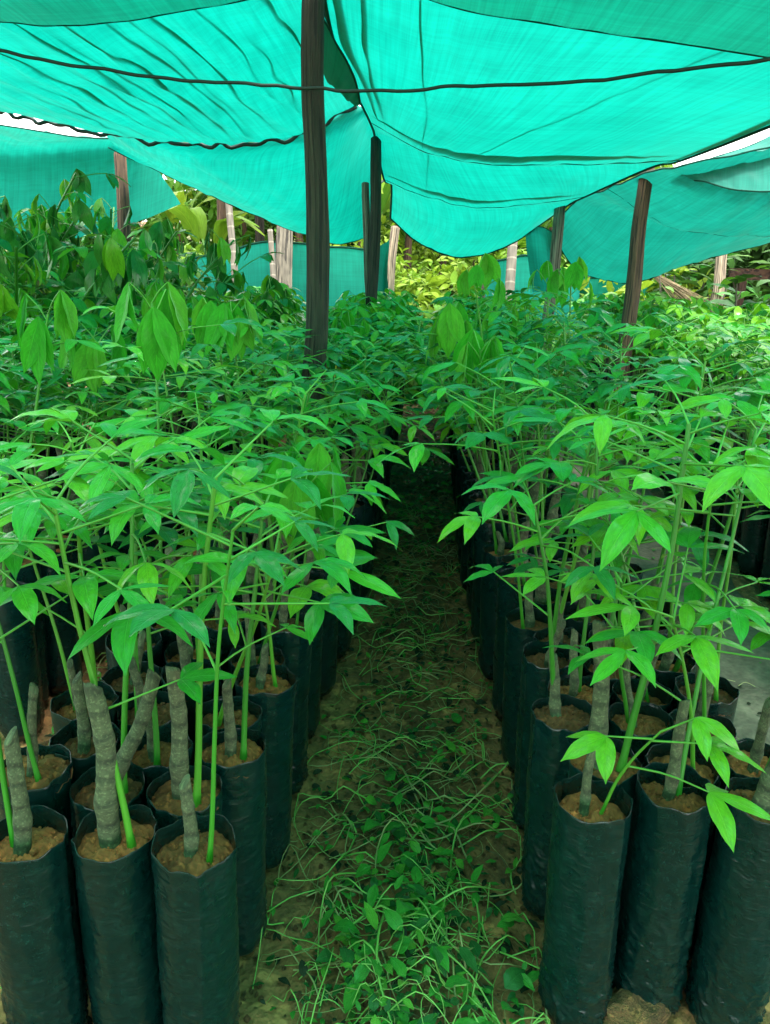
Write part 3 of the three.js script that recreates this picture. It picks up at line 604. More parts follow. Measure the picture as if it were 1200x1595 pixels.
// ---------------------------------------------------------------- the saplings
const SP = 0.126;                                         // bag spacing
const beds = [
  { id: 'L1', x: -0.324, dx: -SP, d0: 0.90, d1: 6.9, name: 'bed left of aisle', cols: ['aisle-side', 'middle', 'outer'] },
  { id: 'R1', x: 0.300, dx: SP, d0: 1.045, d1: 6.9, name: 'bed right of aisle', cols: ['aisle-side', 'middle', 'outer'] },
  { id: 'L2', x: -1.06, dx: -SP, d0: 1.75, d1: 6.6, name: 'second bed left of aisle', cols: ['near-side', 'middle', 'far-side'] },
  { id: 'R2', x: 1.42, dx: SP, d0: 2.0, d1: 7.4, name: 'bed beyond the sandy path', cols: ['path-side', 'middle', 'far-side'] },
  { id: 'L3', x: -1.85, dx: -SP, d0: 2.4, d1: 4.0, name: 'third bed left of aisle', cols: ['near-side', 'middle', 'far-side'] },
  { id: 'R3', x: 2.25, dx: SP, d0: 3.0, d1: 6.6, name: 'farthest right bed', cols: ['near-side', 'middle', 'far-side'] },
];
const all = [];
for (const b of beds) {
  const rows = Math.floor((b.d1 - b.d0) / (SP * 0.9));
  for (let j = 0; j < rows; j++) for (let c = 0; c < 3; c++) {
    const off = (j % 2) * 0.35 * SP * Math.sign(b.dx);
    const x = b.x + c * b.dx + (j ? off : 0) + rr(-0.008, 0.008), d = b.d0 + j * SP * 0.9 + rr(-0.01, 0.01) + (j ? 0 : [0, 0.02, -0.01][c]);
    all.push({ b, j, c, x: x - Math.sign(b.dx) * (b.id[1] === '1' ? 0.08 * sstep(1.5, 3.0, d) : 0), d });
  }
}
for (const s of all) { const q = seenAt(V(s.x, 0.8, -s.d)); const q2 = seenAt(V(s.x, 0.44, -s.d)); s.dist = q[2]; s.inView = (q[0] > -130 && q[0] < 1330 && q[1] < 1720) || (q2[0] > -70 && q2[0] < 1270 && q2[1] < 1600); }
all.sort((a, b) => a.dist - b.dist);
const seenOnes = all.filter((s) => s.inView);
const single = seenOnes.slice(0, 292), rest = all.filter((s) => !single.includes(s) && (s.inView || s.dist > 0.6));
single.forEach((s, i) => { s.lod = i < 110 ? 0 : 1; });

// drooping new flushes seen above the canopy: [pixel x, pixel y of top, forward distance]
for (const [px, py, dp, kind] of [[118, 452, 1.75, 1], [18, 500, 1.9, 1], [70, 520, 2.2, 1], [240, 525, 1.7, 2], [300, 505, 2.3, 1], [395, 490, 2.2, 1], [215, 465, 3.1, 1], [245, 470, 3.4, 1], [275, 470, 3.5, 1], [545, 715, 1.75, 1], [375, 715, 1.6, 1], [720, 525, 2.2, 1], [790, 488, 2.2, 1], [820, 425, 2.6, 1], [885, 435, 3.0, 1], [945, 425, 2.8, 1], [1190, 700, 2.3, 1], [560, 510, 3.6, 1], [800, 500, 3.2, 1]]) {
  const p = at(px, py, dp); let best = null, bd = 1e9;
  for (const s of single) if (!s.flush) { const q = Math.hypot(s.x - p.x, (s.d + p.z) * 1.0); if (q < bd) { bd = q; best = s; } }
  best.flush = kind; best.topY = clamp(p.y + 0.05, 0.85, 1.3);
}
const ORD = ['', 'first', 'second', 'third', 'fourth', 'fifth', 'sixth', 'seventh', 'eighth', 'ninth', 'tenth', 'eleventh', 'twelfth', 'thirteenth', 'fourteenth', 'fifteenth', 'sixteenth', 'seventeenth', 'eighteenth', 'nineteenth', 'twentieth'];
const TENS = { 2: 'twenty', 3: 'thirty', 4: 'forty', 5: 'fifty', 6: 'sixty' };
function ordinal(n) { if (n <= 20) return ORD[n]; const t = Math.floor(n / 10), u = n % 10; return u ? TENS[t] + '-' + ORD[u] : TENS[t].replace(/y$/, 'ieth'); }

// the front plants, read off the photograph
const special = {
  'L1_0_0': { label: 'slim sapling in front bag at the aisle corner of the left bed', stump: [0.135, 0.0125, [-0.02, 0.05]], shoot: [0.022, 0.008], lean: [0.03, -0.03], h: 0.52, r: 0.0040, leaves: 6 },
  'L1_0_1': { label: 'sapling with the tallest thick stump in the front row left of the aisle', stump: [0.27, 0.0195, [0.0, 0.02]], shoot: [0.026, 0.004], lean: [-0.07, -0.02], h: 0.54, r: 0.0055, leaves: 9 },
  'L1_0_2': { label: 'sapling with slanted pointed stump at the outer end of the front row left', stump: [0.20, 0.015, [0.04, 0.03]], shoot: [-0.02, -0.004], lean: [-0.04, -0.05], h: 0.55, r: 0.0048, leaves: 8 },
  'L1_1_0': { label: 'sapling with thick pale green shoot in second row beside the left aisle edge', stump: [0.25, 0.017, [0.02, 0.1]], shoot: [0.02, 0.01], lean: [0.03, -0.03], h: 0.55, r: 0.0062, leaves: 9 },
  'L1_1_1': { label: 'sapling whose stump leans steeply sideways, second row left of the aisle', stump: [0.22, 0.016, [0.38, -0.05]], shoot: [0.02, -0.01], lean: [0.02, -0.05], h: 0.56, r: 0.0055, leaves: 8 },
  'R1_0_0': { label: 'small sapling with low short side shoot in front bag right of the aisle', stump: [0.115, 0.010, [0.0, 0.02]], shoot: [0.012, 0.0], lean: [0.06, 0.02], h: 0.185, r: 0.0032, leaves: 4, set: [[0.92, -1.3, 0.2, 0.07, 0.082], [1, 1.1, 0.7, 0.06, 0.082], [0.9, 1.3, 0.15, 0.08, 0.09], [0.6, 1.15, -0.05, 0.12, 0.1]] },
  'R1_0_1': { label: 'sapling with smooth straight grey stump, middle bag of the front row right', stump: [0.18, 0.012, [0.02, 0.0]], shoot: [0.012, -0.014], lean: [0.1, -0.2], h: 0.58, r: 0.0045, leaves: 7 },
  'R1_0_2': { label: 'sapling with stout leaning stump at the outer end of the front row right', stump: [0.21, 0.019, [0.15, 0.02]], shoot: [0.018, -0.016], lean: [0.12, -0.14], h: 0.5, r: 0.0055, leaves: 8 },
  'R1_1_0': { label: 'sapling with thick straight leaning green shoot, second row right beside the aisle', stump: [0.26, 0.018, [-0.05, -0.05]], shoot: [0.024, 0.012], lean: [0.07, -0.03], h: 0.60, r: 0.0065, leaves: 9 },
};

function sapling(s, i) {
  const r = rngOf(1000 + s.j * 37 + s.c * 7 + s.b.id.charCodeAt(0) * 991 + s.b.id.charCodeAt(1) * 131);
  const sp = special[`${s.b.id}_${s.j}_${s.c}`] ?? {};
  const g = new THREE.Group(); g.position.set(s.x, 0.004, -s.d);
  const side = Math.sign(s.b.dx);
  g.rotation.set(rr(-0.02, 0.03, r), 0, side * (s.c === 0 ? 0.035 : 0.015) + rr(-0.015, 0.015, r));
  const hi = s.dist < 1.75, k = s.lod;
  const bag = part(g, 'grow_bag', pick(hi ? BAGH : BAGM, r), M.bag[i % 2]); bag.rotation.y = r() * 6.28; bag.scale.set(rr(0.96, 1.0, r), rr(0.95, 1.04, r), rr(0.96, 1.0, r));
  const sy = BH * bag.scale.y - rr(0.012, 0.03, r);
  const soil = part(g, 'soil', pick(hi ? SOILH : SOILM, r), [M.potSoil, M.potMid, M.potDamp, M.potMid][(s.j * 3 + s.c * 2 + i) % 4]); soil.position.y = sy - 0.008; soil.rotation.y = r() * 6.28; soil.scale.setScalar(0.955);
  soil.scale.y = 1;
  const spin = r() * 6.28;
  if (hi || sp.stump) {
    const q = sp.stump ?? [rr(0.08, 0.18, r), rr(0.009, 0.013, r), [rr(-0.2, 0.2, r), rr(-0.2, 0.2, r)]];
    const st = part(g, 'stump', stumpGeo(q[0] + 0.02, q[1] * 0.76, q[2], r() * 9, true), M.stump); st.position.set(-0.008, sy, -0.004);
  } else { const st = part(g, 'stump', pick(STUMPM, r), M.stump); st.position.set(0, sy, 0); st.rotation.y = spin; }
  // green shoot
  const off = sp.shoot ?? [0.022 * Math.cos(spin * 3), 0.022 * Math.sin(spin * 3)];
  let h = sp.h ?? (s.topY ? Math.max(0.3, s.topY - 0.44 - (s.flush === 2 ? 0.05 : 0.02)) : (s.b.id === 'R2' ? rr(0.44, 0.60, r) : s.b.id === 'R1' ? rr(0.42, 0.58, r) + (s.c === 2 ? 0.10 : 0) : rr(0.38, 0.55, r))); if (!s.topY && !sp.h && r() < 0.12) h *= 0.7;
  const ln = sp.lean ?? [rr(-0.09, 0.09, r) + (s.c === 0 ? -side * (0.03 + 0.10 * sstep(1.5, 2.4, s.d)) : 0), rr(-0.09, 0.09, r)], sr = 0.86 * (sp.r ?? rr(0.0038, 0.0058, r));
  const P = (t) => V(off[0] + ln[0] * t + 0.012 * Math.sin(t * 4 + spin) * t, sy - 0.01 + h * t, off[1] + ln[1] * t + 0.012 * Math.cos(t * 3 + spin) * t);
  part(g, 'shoot', tube([P(0), P(0.15), P(0.4), P(0.7), P(1)], (t) => sr * (1.15 - 0.55 * t + 0.5 * Math.exp(-t * 40)), k ? 6 : 10, k ? 6 : 16), pick(M.shoot, r));
  // leaves
  const n = sp.leaves ?? Math.round(rr(7, 11, r)), mat = pick(M.leaf, r), a0 = r() * 6.28;
  for (let q = 0; q < n; q++) {
    const u = q / (n - 1), lowOne = q < 2 && r() < 0.55;
    const t = sp.low ? rr(0.45, 1, r) : lowOne ? rr(0.4, 0.72, r) : 0.80 + 0.2 * u;
    const el = sp.low ? rr(0.0, 0.5, r) : lowOne ? rr(0.1, 0.5, r) : 0.05 + 0.6 * u * rr(0.5, 1.1, r);
    const az = a0 + q * 2.4 + rr(-0.3, 0.3, r), len = (sp.low ? rr(0.05, 0.09, r) : rr(0.11, 0.20, r) * (1 - 0.35 * u)), size = (sp.low ? rr(0.06, 0.08, r) : lowOne ? rr(0.06, 0.085, r) : rr(0.074, 0.116, r) * (s.j === 0 ? 0.85 : 1));
    if (sp.set) { const [t2, z2, e2, l2, s2] = sp.set[q]; nearLeaf(g, P(t2), z2, e2, l2, s2, 0.3, M.leaf[3], r, 0); continue; }
    const lm = r() < 0.45 ? pick(M.leaf, r) : mat;
    const flush = s.flush && q >= n - 4;
    const mm = flush ? (s.flush === 2 ? M.bronze : pick(M.young, r)) : lm;
    if (k === 0) nearLeaf(g, P(t), az, flush ? 0.9 : el, flush ? rr(0.05, 0.09, r) : len, flush ? (s.flush === 2 ? 0.035 : rr(0.13, 0.175, r)) : size, rr(-0.18, 0.22, r), mm, r, flush ? s.flush : 0);
    else {
      const m = part(g, 'leaf', pick(flush ? WHOLEH : WHOLE, r), [M.stalk, mm]); m.position.copy(P(t)); m.rotation.set(0, az, 0); m.rotateX(-(el - 0.3)); const z = rr(0.7, 1.0, r); m.scale.setScalar(z);
    }
  }
  const kindWord = s.flush === 1 ? 'with drooping new leaves ' : s.flush === 2 ? 'with a bare dark bud tip ' : '';
  const label = sp.label ?? `${s.b.cols[s.c]} bagged sapling ${kindWord}in ${ordinal(s.j + 1)} row, ${s.b.name}`;
  return shade(top(g, 'bagged_sapling', label, 'sapling', 'saplings standing in black grow bags'));
}
single.forEach(sapling);
{
  // rain drops standing on the nearest leaves
  const r = rngOf(64), list = [], drop = new THREE.SphereGeometry(1, 8, 5, 0, 6.2832, 0, 1.5708); drop.scale(1, 0.55, 1);
  scene.updateMatrixWorld(true);
  const wet = [];
  scene.children.filter((o) => o.name.startsWith('bagged_sapling')).forEach((o) => o.traverse((c) => { if (c.name === 'leaflet' && LEAF.includes(c.geometry)) wet.push(c); }));
  const a = V(0, 0, 0), b = V(0, 0, 0), c = V(0, 0, 0), n = V(0, 0, 0);
  for (const m of wet) {
    if (r() < 0.35) continue;
    const P = m.geometry.attributes.position, I = m.geometry.index, k = Math.floor(rr(3, 16, r));
    for (let q = 0; q < k; q++) {
      const t = Math.floor(r() * I.count / 3) * 3; let u = r(), v = r(); if (u + v > 1) { u = 1 - u; v = 1 - v; }
      a.fromBufferAttribute(P, I.getX(t)); b.fromBufferAttribute(P, I.getX(t + 1)); c.fromBufferAttribute(P, I.getX(t + 2));
      n.copy(b).sub(a).cross(c.clone().sub(a)).transformDirection(m.matrixWorld); if (n.y < 0) n.negate(); if (n.y < 0.4) continue;
      const p = a.clone().multiplyScalar(1 - u - v).addScaledVector(b, u).addScaledVector(c, v).applyMatrix4(m.matrixWorld), s = rr(0.0005, 0.0013, r) * (r() < 0.1 ? 1.6 : 1);
      list.push(new THREE.Matrix4().compose(p, new THREE.Quaternion().setFromUnitVectors(UP, n), V(s, s, s)));
    }
  }
  const m = new THREE.InstancedMesh(drop, new THREE.MeshPhysicalMaterial({ color: lin(1, 1, 1), roughness: 0.03, transmission: 1, thickness: 0.002, ior: 1.33 }), list.length);
  list.forEach((q, i) => m.setMatrixAt(i, q));
  top(m, 'rain_drops', 'tiny rain drops standing on the leaves of the nearest saplings', 'water drops', null, 'stuff');
}

// the rest of the saplings, farther back: one mass
{
  const g = new THREE.Group();
  const kinds = [];
  for (let v = 0; v < 6; v++) {
    const r = rngOf(5000 + v), bl = [], st = [];
    const h = 0.42 + 0.035 * v, n = 10;
    st.push(tube([V(0.02, BH - 0.03, 0), V(0.02 + rr(-0.02, 0.02, r), BH + h * 0.5, 0), V(0.02 + rr(-0.05, 0.05, r), BH + h, rr(-0.05, 0.05, r))], 0.005, 5, 3, null, false));
    for (let q = 0; q < n; q++) {
      const u = q / (n - 1), az = q * 2.4 + r(), el = 0.1 + 0.7 * u, len = rr(0.1, 0.18, r) * (1 - 0.3 * u), p = V(0.02, BH + h * (0.78 + 0.22 * u), 0);
      const dir = V(Math.sin(az) * Math.cos(el), Math.sin(el), Math.cos(az) * Math.cos(el)), tip = p.clone().addScaledVector(dir, len);
      st.push(tube([p, p.clone().lerp(tip, 0.5), tip], 0.0018, 3, 2, null, false));
      for (const d of leafletDirs(r, rr(0.2, 0.5, r))) { const k = rr(0.09, 0.13, r), b = LEAFL.clone(); const dd = d.clone().applyAxisAngle(UP, az); b.applyMatrix4(new THREE.Matrix4().compose(tip, orient(dd, V(rr(-0.3, 0.3, r), 1, rr(-0.3, 0.3, r))), V(k, k, k))); bl.push(b); }
    }
    kinds.push([mergeGeometries(st), mergeGeometries(bl)]);
  }
  const put = (name, geo, mat, list) => {
    const m = new THREE.InstancedMesh(geo, mat, list.length); m.name = name;
    list.forEach((s, i) => m.setMatrixAt(i, new THREE.Matrix4().compose(V(s.x, 0.004, -s.d), new THREE.Quaternion().setFromAxisAngle(UP, s.spin ??= rr(0, 6.28)), V(1, s.sc ??= rr(0.82, 0.97), 1))));
    g.add(m);
  };
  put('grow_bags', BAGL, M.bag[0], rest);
  put('stumps', STUMPM[1].clone().translate(0, BH - 0.02, 0), M.stump, rest);
  for (let v = 0; v < 6; v++) { const l = rest.filter((_, i) => i % 6 === v); put('shoots', kinds[v][0], M.shoot[v % 3], l); put('leaves', kinds[v][1], M.leaf[[0, 1, 3][v % 3]], l); }  // darkest leaf tone left out so the far canopy looks better lit
  top(g, 'distant_saplings', 'mass of bagged saplings filling the beds farther back', 'saplings', null, 'stuff'); shade(g);
}

// ---------------------------------------------------------------- pulled weeds and litter on the aisle
{
  const r = rngOf(31), stems = [[], [], []], leaves = [[], [], [], []];
  const pileY = (x, d) => groundY(x, -d) + 0.05 * Math.exp(-(((x - 0.02) / 0.13) ** 2) - (((d - 1.05) / 0.22) ** 2)) + 0.018 * Math.exp(-(((x + 0.0) / 0.18) ** 2)) * (0.5 + 0.5 * N3(x * 4, d * 4, 8));
  const wl = [0, 1, 2].map((k) => leafGeo({ w: [0.5, 0.62, 0.4][k], curve: [0.3, 0.5, 0.2][k], fold: 0.3, wave: 0.03, nL: 5, nW: 1, seed: k, belly: 0.75 }));
  const place = (b, x, y, z, size, tilt) => { const a = r() * 6.28; const q = orient(V(Math.sin(a) * Math.cos(tilt), Math.sin(tilt), Math.cos(a) * Math.cos(tilt)), V(rr(-0.5, 0.5, r), 1, rr(-0.5, 0.5, r))); const g = wl[Math.floor(r() * 3)].clone(); g.applyMatrix4(new THREE.Matrix4().compose(V(x, y, z), q, V(size, size, size))); leaves[b].push(g); };
  const strand = (x, d, L, rad, lift, list, curl) => {
    const pts = []; let a = r() * 6.28, px = x, pd = d; const n = 6; const bend = rr(-curl, curl, r);
    for (let i = 0; i <= n; i++) { pts.push(V(px, pileY(px, pd) + rad + 0.003 + lift * Math.sin(i / n * Math.PI) * r(), -pd)); a += bend + rr(-0.3, 0.3, r); px += Math.cos(a) * L / n; pd += Math.sin(a) * L / n; px = clamp(px, -0.27, 0.25); }
    list.push(tube(pts, (t) => rad * (1 - 0.5 * t), 4, 12, null, false)); return pts;
  };
  const inAisle = () => { const d = 0.72 + Math.pow(r(), 1.7) * 4.6; return [clamp(rr(-0.16, 0.16, r) + rr(-0.12, 0.12, r), -0.25, 0.24), d]; };
  // fine strands everywhere
  for (let i = 0; i < 620; i++) { const [x, d] = inAisle(); strand(x, d, rr(0.05, 0.16, r), rr(0.0006, 0.0013, r), 0.014, stems[r() < 0.55 ? 1 : r() < 0.5 ? 0 : 2], 0.5); }
  // long pale stems, some with leaves on
  for (let i = 0; i < 260; i++) {
    const d = 0.72 + Math.pow(r(), 1.3) * 3.2, x = rr(-0.24, 0.23, r);
    const pts = strand(x, d, rr(0.12, 0.32, r), rr(0.0012, 0.0026, r), 0.03, stems[r() < 0.6 ? 0 : 1], 0.42);
    if (r() < 0.6) for (let k = 2; k < 6; k++) if (r() < 0.6) place(r() < 0.5 ? 0 : 2, pts[k].x, pts[k].y + 0.004, pts[k].z, rr(0.014, 0.03, r), rr(-0.2, 0.5, r));
  }
  // green heap in front
  for (let i = 0; i < 380; i++) { const d = 1.08 + (r() + r() + r() - 1.5) * 0.62, x = 0.02 + (r() + r() - 1) * 0.23; place(r() < 0.5 ? 0 : r() < 0.55 ? 1 : 2, x, pileY(x, d) + rr(0.004, 0.05, r), -d, rr(0.018, 0.062, r), rr(-0.9, 0.9, r)); }
  for (let i = 0; i < 70; i++) { const d = rr(0.8, 1.7, r), x = rr(-0.2, 0.2, r); strand(x, d, rr(0.18, 0.36, r), rr(0.0016, 0.003, r), 0.07, stems[i % 3 ? 0 : 1], 0.35); }
  for (let i = 0; i < 60; i++) { const d = 1.0 + (r() + r() - 1) * 0.35, x = 0.03 + (r() + r() - 1) * 0.2; strand(x, d, rr(0.06, 0.18, r), rr(0.0009, 0.0018, r), 0.06, stems[0], 0.5); }
  // dark rotting litter down the middle
  for (let i = 0; i < 800; i++) { const d = 0.75 + Math.pow(r(), 1.3) * 5, x = clamp((r() + r() + r() - 1.5) * 0.28 + 0.02, -0.25, 0.24); place(3, x, pileY(x, d) + rr(0.002, 0.012, r), -d, rr(0.012, 0.04, r), rr(-0.3, 0.4, r)); }
  for (let i = 0; i < 1300; i++) { const [x, d] = inAisle(); place(r() < 0.7 ? 1 : 0, x, pileY(x, d) + rr(0.003, 0.012, r), -d, rr(0.012, 0.03, r), rr(-0.3, 0.5, r)); }
  for (let i = 0; i < 1100; i++) { const d = rr(3.4, 7.6, r), x = rr(-0.32, 0.32, r); place(Math.floor(r() * 3), x, pileY(x, d) + rr(0.003, 0.03, r), -d, rr(0.025, 0.06, r), rr(-0.2, 0.6, r)); }
  // weeds in the left gap and beyond the sandy path edge
  for (let i = 0; i < 700; i++) { const d = rr(1.0, 4, r), x = rr(-0.98, -0.66, r); place(r() < 0.4 ? 0 : r() < 0.6 ? 2 : 3, x, groundY(x, -d) + rr(0.003, 0.04, r), -d, rr(0.015, 0.045, r), rr(-0.3, 0.7, r)); }
  for (let i = 0; i < 240; i++) { const d = rr(0.95, 3.4, r), x = rr(-0.98, -0.66, r); const pts = [], a = r() * 6.28, L = rr(0.06, 0.2, r); for (let k = 0; k <= 4; k++) pts.push(V(x + Math.cos(a) * L * k / 4 + rr(-0.01, 0.01, r), groundY(x, -d) + 0.005 + 0.05 * Math.sin(k / 4 * 3.1) * r(), -d + Math.sin(a) * L * k / 4 + rr(-0.01, 0.01, r))); stems[i % 2].push(tube(pts, 0.0013, 4, 8, null, false)); }
  for (let i = 0; i < 160; i++) { const d = rr(0.9, 4.5, r), x = r() < 0.6 ? rr(0.64, 0.8, r) : rr(0.8, 1.32, r); place(r() < 0.5 ? 0 : 3, x, 0.028, -d, rr(0.012, 0.03, r), rr(-0.1, 0.4, r)); if (i < 90) { const a = r() * 6.28, L = rr(0.04, 0.12, r); stems[1].push(tube([V(x, 0.03, -d), V(x + Math.cos(a) * L / 2, 0.038, -d + Math.sin(a) * L / 2), V(x + Math.cos(a + 0.4) * L, 0.03, -d + Math.sin(a + 0.4) * L)], 0.0012, 4, 6, null, false)); } }
  const g = new THREE.Group();
  const nm = [['weed_stems', M.weedStem], ['straw_stems', M.strawStem], ['dark_stems', M.darkStem]];
  nm.forEach(([n, m], i) => part(g, n, mergeGeometries(stems[i]), m).userData.kind = 'stuff');
  [['weed_leaves', M.weed[0]], ['weed_leaves', M.weed[1]], ['weed_leaves', M.weed[2]], ['rotting_leaves', M.rot]].forEach(([n, m], i) => part(g, n, mergeGeometries(leaves[i]), m).userData.kind = 'stuff');
  top(g, 'pulled_weeds', 'pulled weeds, stems and rotting leaves strewn along the aisle floor', 'weeds', null, 'stuff'); shade(g);
}
{
  // crumbled clods along the aisle edges
  const r = rngOf(91), geo = new THREE.IcosahedronGeometry(1, 1), p = geo.attributes.position;
  for (let i = 0; i < p.count; i++) { const k = 1 + 0.3 * N3(p.getX(i) * 1.5, p.getY(i) * 1.5, p.getZ(i) * 1.5); p.setXYZ(i, p.getX(i) * k, p.getY(i) * k * 0.7, p.getZ(i) * k); }
  geo.computeVertexNormals();
  const n = 2600, m = new THREE.InstancedMesh(geo, M.soil, n);
  for (let i = 0; i < n; i++) { const d = 0.7 + Math.pow(r(), 1.5) * 4.5, x = r() < 0.75 ? rr(-0.3, 0.28, r) : rr(-1, -0.62, r), s = rr(0.002, 0.006, r) * (r() < 0.06 ? 2.2 : 1); m.setMatrixAt(i, new THREE.Matrix4().compose(V(x, groundY(x, -d) + s * 0.3, -d), new THREE.Quaternion().setFromEuler(new THREE.Euler(r() * 6, r() * 6, r() * 6)), V(s, s, s))); }
  top(m, 'soil_crumbs', 'loose crumbs of brown soil scattered over the aisle floor', 'soil', null, 'stuff'); shade(m);
  const c = new THREE.Mesh(new THREE.IcosahedronGeometry(1, 4), M.soil), q = c.geometry.attributes.position;
  for (let i = 0; i < q.count; i++) { const k = 1 + 0.22 * N3(q.getX(i) * 1.3, q.getY(i) * 1.3, q.getZ(i) * 1.3) + 0.08 * N3(q.getX(i) * 4, q.getY(i) * 4, q.getZ(i) * 4); q.setXYZ(i, q.getX(i) * 0.055 * k, q.getY(i) * 0.04 * k, q.getZ(i) * 0.05 * k); }
  c.geometry.computeVertexNormals(); const cp = at(985, 1590, 1.33); c.position.set(cp.x, 0.02, cp.z);
  top(c, 'soil_clod', 'large brown soil clod at the foot of the front bags right of aisle', 'clod');
}

// ---------------------------------------------------------------- bushes, bananas, shrubs and trees round the nursery
// older, taller rubber saplings massed on the left
function bush(label, x, d, h, nStem, nLeaf, seed, spread) {
  const r = rngOf(seed), g = new THREE.Group(); g.position.set(x, 0, -d);
  for (let k = 0; k < nStem; k++) {
    const a = r() * 6.28, hh = 1.05 * h * rr(0.75, 1, r), ox = Math.cos(a) * spread, oz = Math.sin(a) * spread, P = (t) => V(ox * t * t * 1.3 + 0.06 * Math.cos(a), hh * (t - 0.12 * t * t * t), oz * t * t * 1.3 + 0.06 * Math.sin(a));
    part(g, 'stem', tube([P(0), P(0.4).add(V(rr(-0.04, 0.04, r), 0, rr(-0.04, 0.04, r))), P(0.75), P(1)], (t) => 0.012 - 0.006 * t, 7, 9), M.shoot[1]);
    const n = Math.round(1.5 * nLeaf / nStem);
    for (let q = 0; q < n; q++) {
      const u = q / n, t = 0.12 + 0.88 * u, hang = (u > 0.78 && r() < 0.8) || r() < 0.15, mm = pick([M.dark[0], M.dark[1], M.leaf[2], M.leaf[0], M.leaf[3], M.young[0]], r);
      const m = part(g, 'leaf', pick(hang ? WHOLEH : WHOLE, r), [M.stalk, mm]); m.position.copy(P(t)); m.rotation.set(0, r() * 6.28, 0); m.rotateX(rr(-0.4, 0.4, r)); m.scale.setScalar(rr(1.05, 1.5, r));
    }
  }
  return shade(top(g, 'rubber_bush', label, 'bush', 'older rubber plants massed on the left'));
}
bush('tall leafy rubber bush at the picture edge behind the second left bed', -2.05, 3.75, 1.62, 6, 150, 501, 0.5);
bush('dense dark rubber bush just before the reddish brown post', -1.78, 4.6, 1.5, 6, 150, 502, 0.45);
bush('rubber bush with the palest hanging leaf tips over its dark middle', -2.25, 4.3, 1.62, 6, 150, 503, 0.42);
bush('low rubber bush sloping down toward the palm trunks', -1.5, 4.9, 1.2, 5, 120, 504, 0.36);
bush('lowest rubber bush at the edge of the low net fence', -1.42, 5.6, 1.05, 4, 96, 505, 0.32);
bush('dark rubber bush half hidden behind the pale-tipped one', -2.75, 5.0, 1.85, 6, 140, 506, 0.45);
bush('rubber bush reaching up against the side net', -2.3, 5.6, 1.8, 5, 120, 507, 0.38);
bush('slender rubber sapling arching yellow leaves beside the brown post', -1.8, 5.5, 1.75, 1, 30, 508, 0.2);
bush('rubber bush in shadow low down behind the second left bed', -2.5, 3.7, 1.2, 6, 130, 509, 0.45);
bush('young rubber plant with yellowish hanging leaves by the ringed pole', -1.75, 6.9, 1.22, 1, 16, 510, 0.05);
bush('rubber bush filling the hollow under the pale leaf tips', -2.05, 5.2, 1.35, 5, 120, 511, 0.4);

// leafy crown: clumps scattered through an uneven volume
function clumpGeo(seed, n, size, spread, base) {
  const r = rngOf(seed), gs = [];
  for (let i = 0; i < n; i++) { const d = V(rr(-1, 1, r), rr(-0.7, 0.6, r), rr(-1, 1, r)).normalize(), k = size * rr(0.7, 1.25, r), g = base.clone(); g.applyMatrix4(new THREE.Matrix4().compose(d.clone().multiplyScalar(spread * r()), orient(V(d.x, d.y - 0.45, d.z), V(rr(-0.5, 0.5, r), 1, rr(-0.5, 0.5, r))), V(k, k, k))); gs.push(g); }
  return mergeGeometries(gs);
}
const CLUMP = [0, 1, 2].map((k) => clumpGeo(700 + k, 14, [0.16, 0.2, 0.13][k], 0.16, LEAFL));
function tree(name, label, category, x, d, h, rx, ry, nClump, mat, seed, scale = 1, group) {
  const r = rngOf(seed), g = new THREE.Group(), gy = groundY(x, -d); g.position.set(x, gy - 0.05, -d);
  part(g, 'trunk', tube([V(0, 0, 0), V(rr(-0.1, 0.1, r), h * 0.4, 0), V(rr(-0.2, 0.2, r), h * 0.75, 0), V(rr(-0.2, 0.2, r), h, 0)], (t) => 0.035 * Math.sqrt(h) * (1 - 0.8 * t), 9, 16), M.postGrey);
  for (let k = 0; k < 5; k++) { const a = k * 1.3 + r(), y = h * rr(0.35, 0.7, r); part(g, 'limb', tube([V(0, y, 0), V(Math.cos(a) * rx * 0.4, y + h * 0.1, Math.sin(a) * rx * 0.4), V(Math.cos(a) * rx * 0.8, y + h * 0.18, Math.sin(a) * rx * 0.8)], (t) => 0.014 * Math.sqrt(h) * (1 - 0.7 * t), 6, 8), M.postGrey); }
  const m = new THREE.InstancedMesh(CLUMP[seed % 3], mat, nClump); m.name = 'crown'; m.userData.kind = 'stuff';
  for (let i = 0; i < nClump; i++) {
    let p; do { p = V(rr(-1, 1, r), rr(-1, 1, r), rr(-1, 1, r)); } while (p.lengthSq() > 1 || p.lengthSq() < 0.12);
    const k = 1 + 0.35 * N3(p.x * 2 + seed, p.y * 2, p.z * 2);
    const s = scale * rr(0.8, 1.4, r); m.setMatrixAt(i, new THREE.Matrix4().compose(V(p.x * rx * k, h - ry * 0.35 + p.y * ry * k, p.z * rx * k), new THREE.Quaternion().setFromEuler(new THREE.Euler(rr(-0.4, 0.4, r), r() * 6.28, rr(-0.4, 0.4, r))), V(s, s, s)));
  }
  g.add(m); return shade(top(g, name, label, category, group));
}
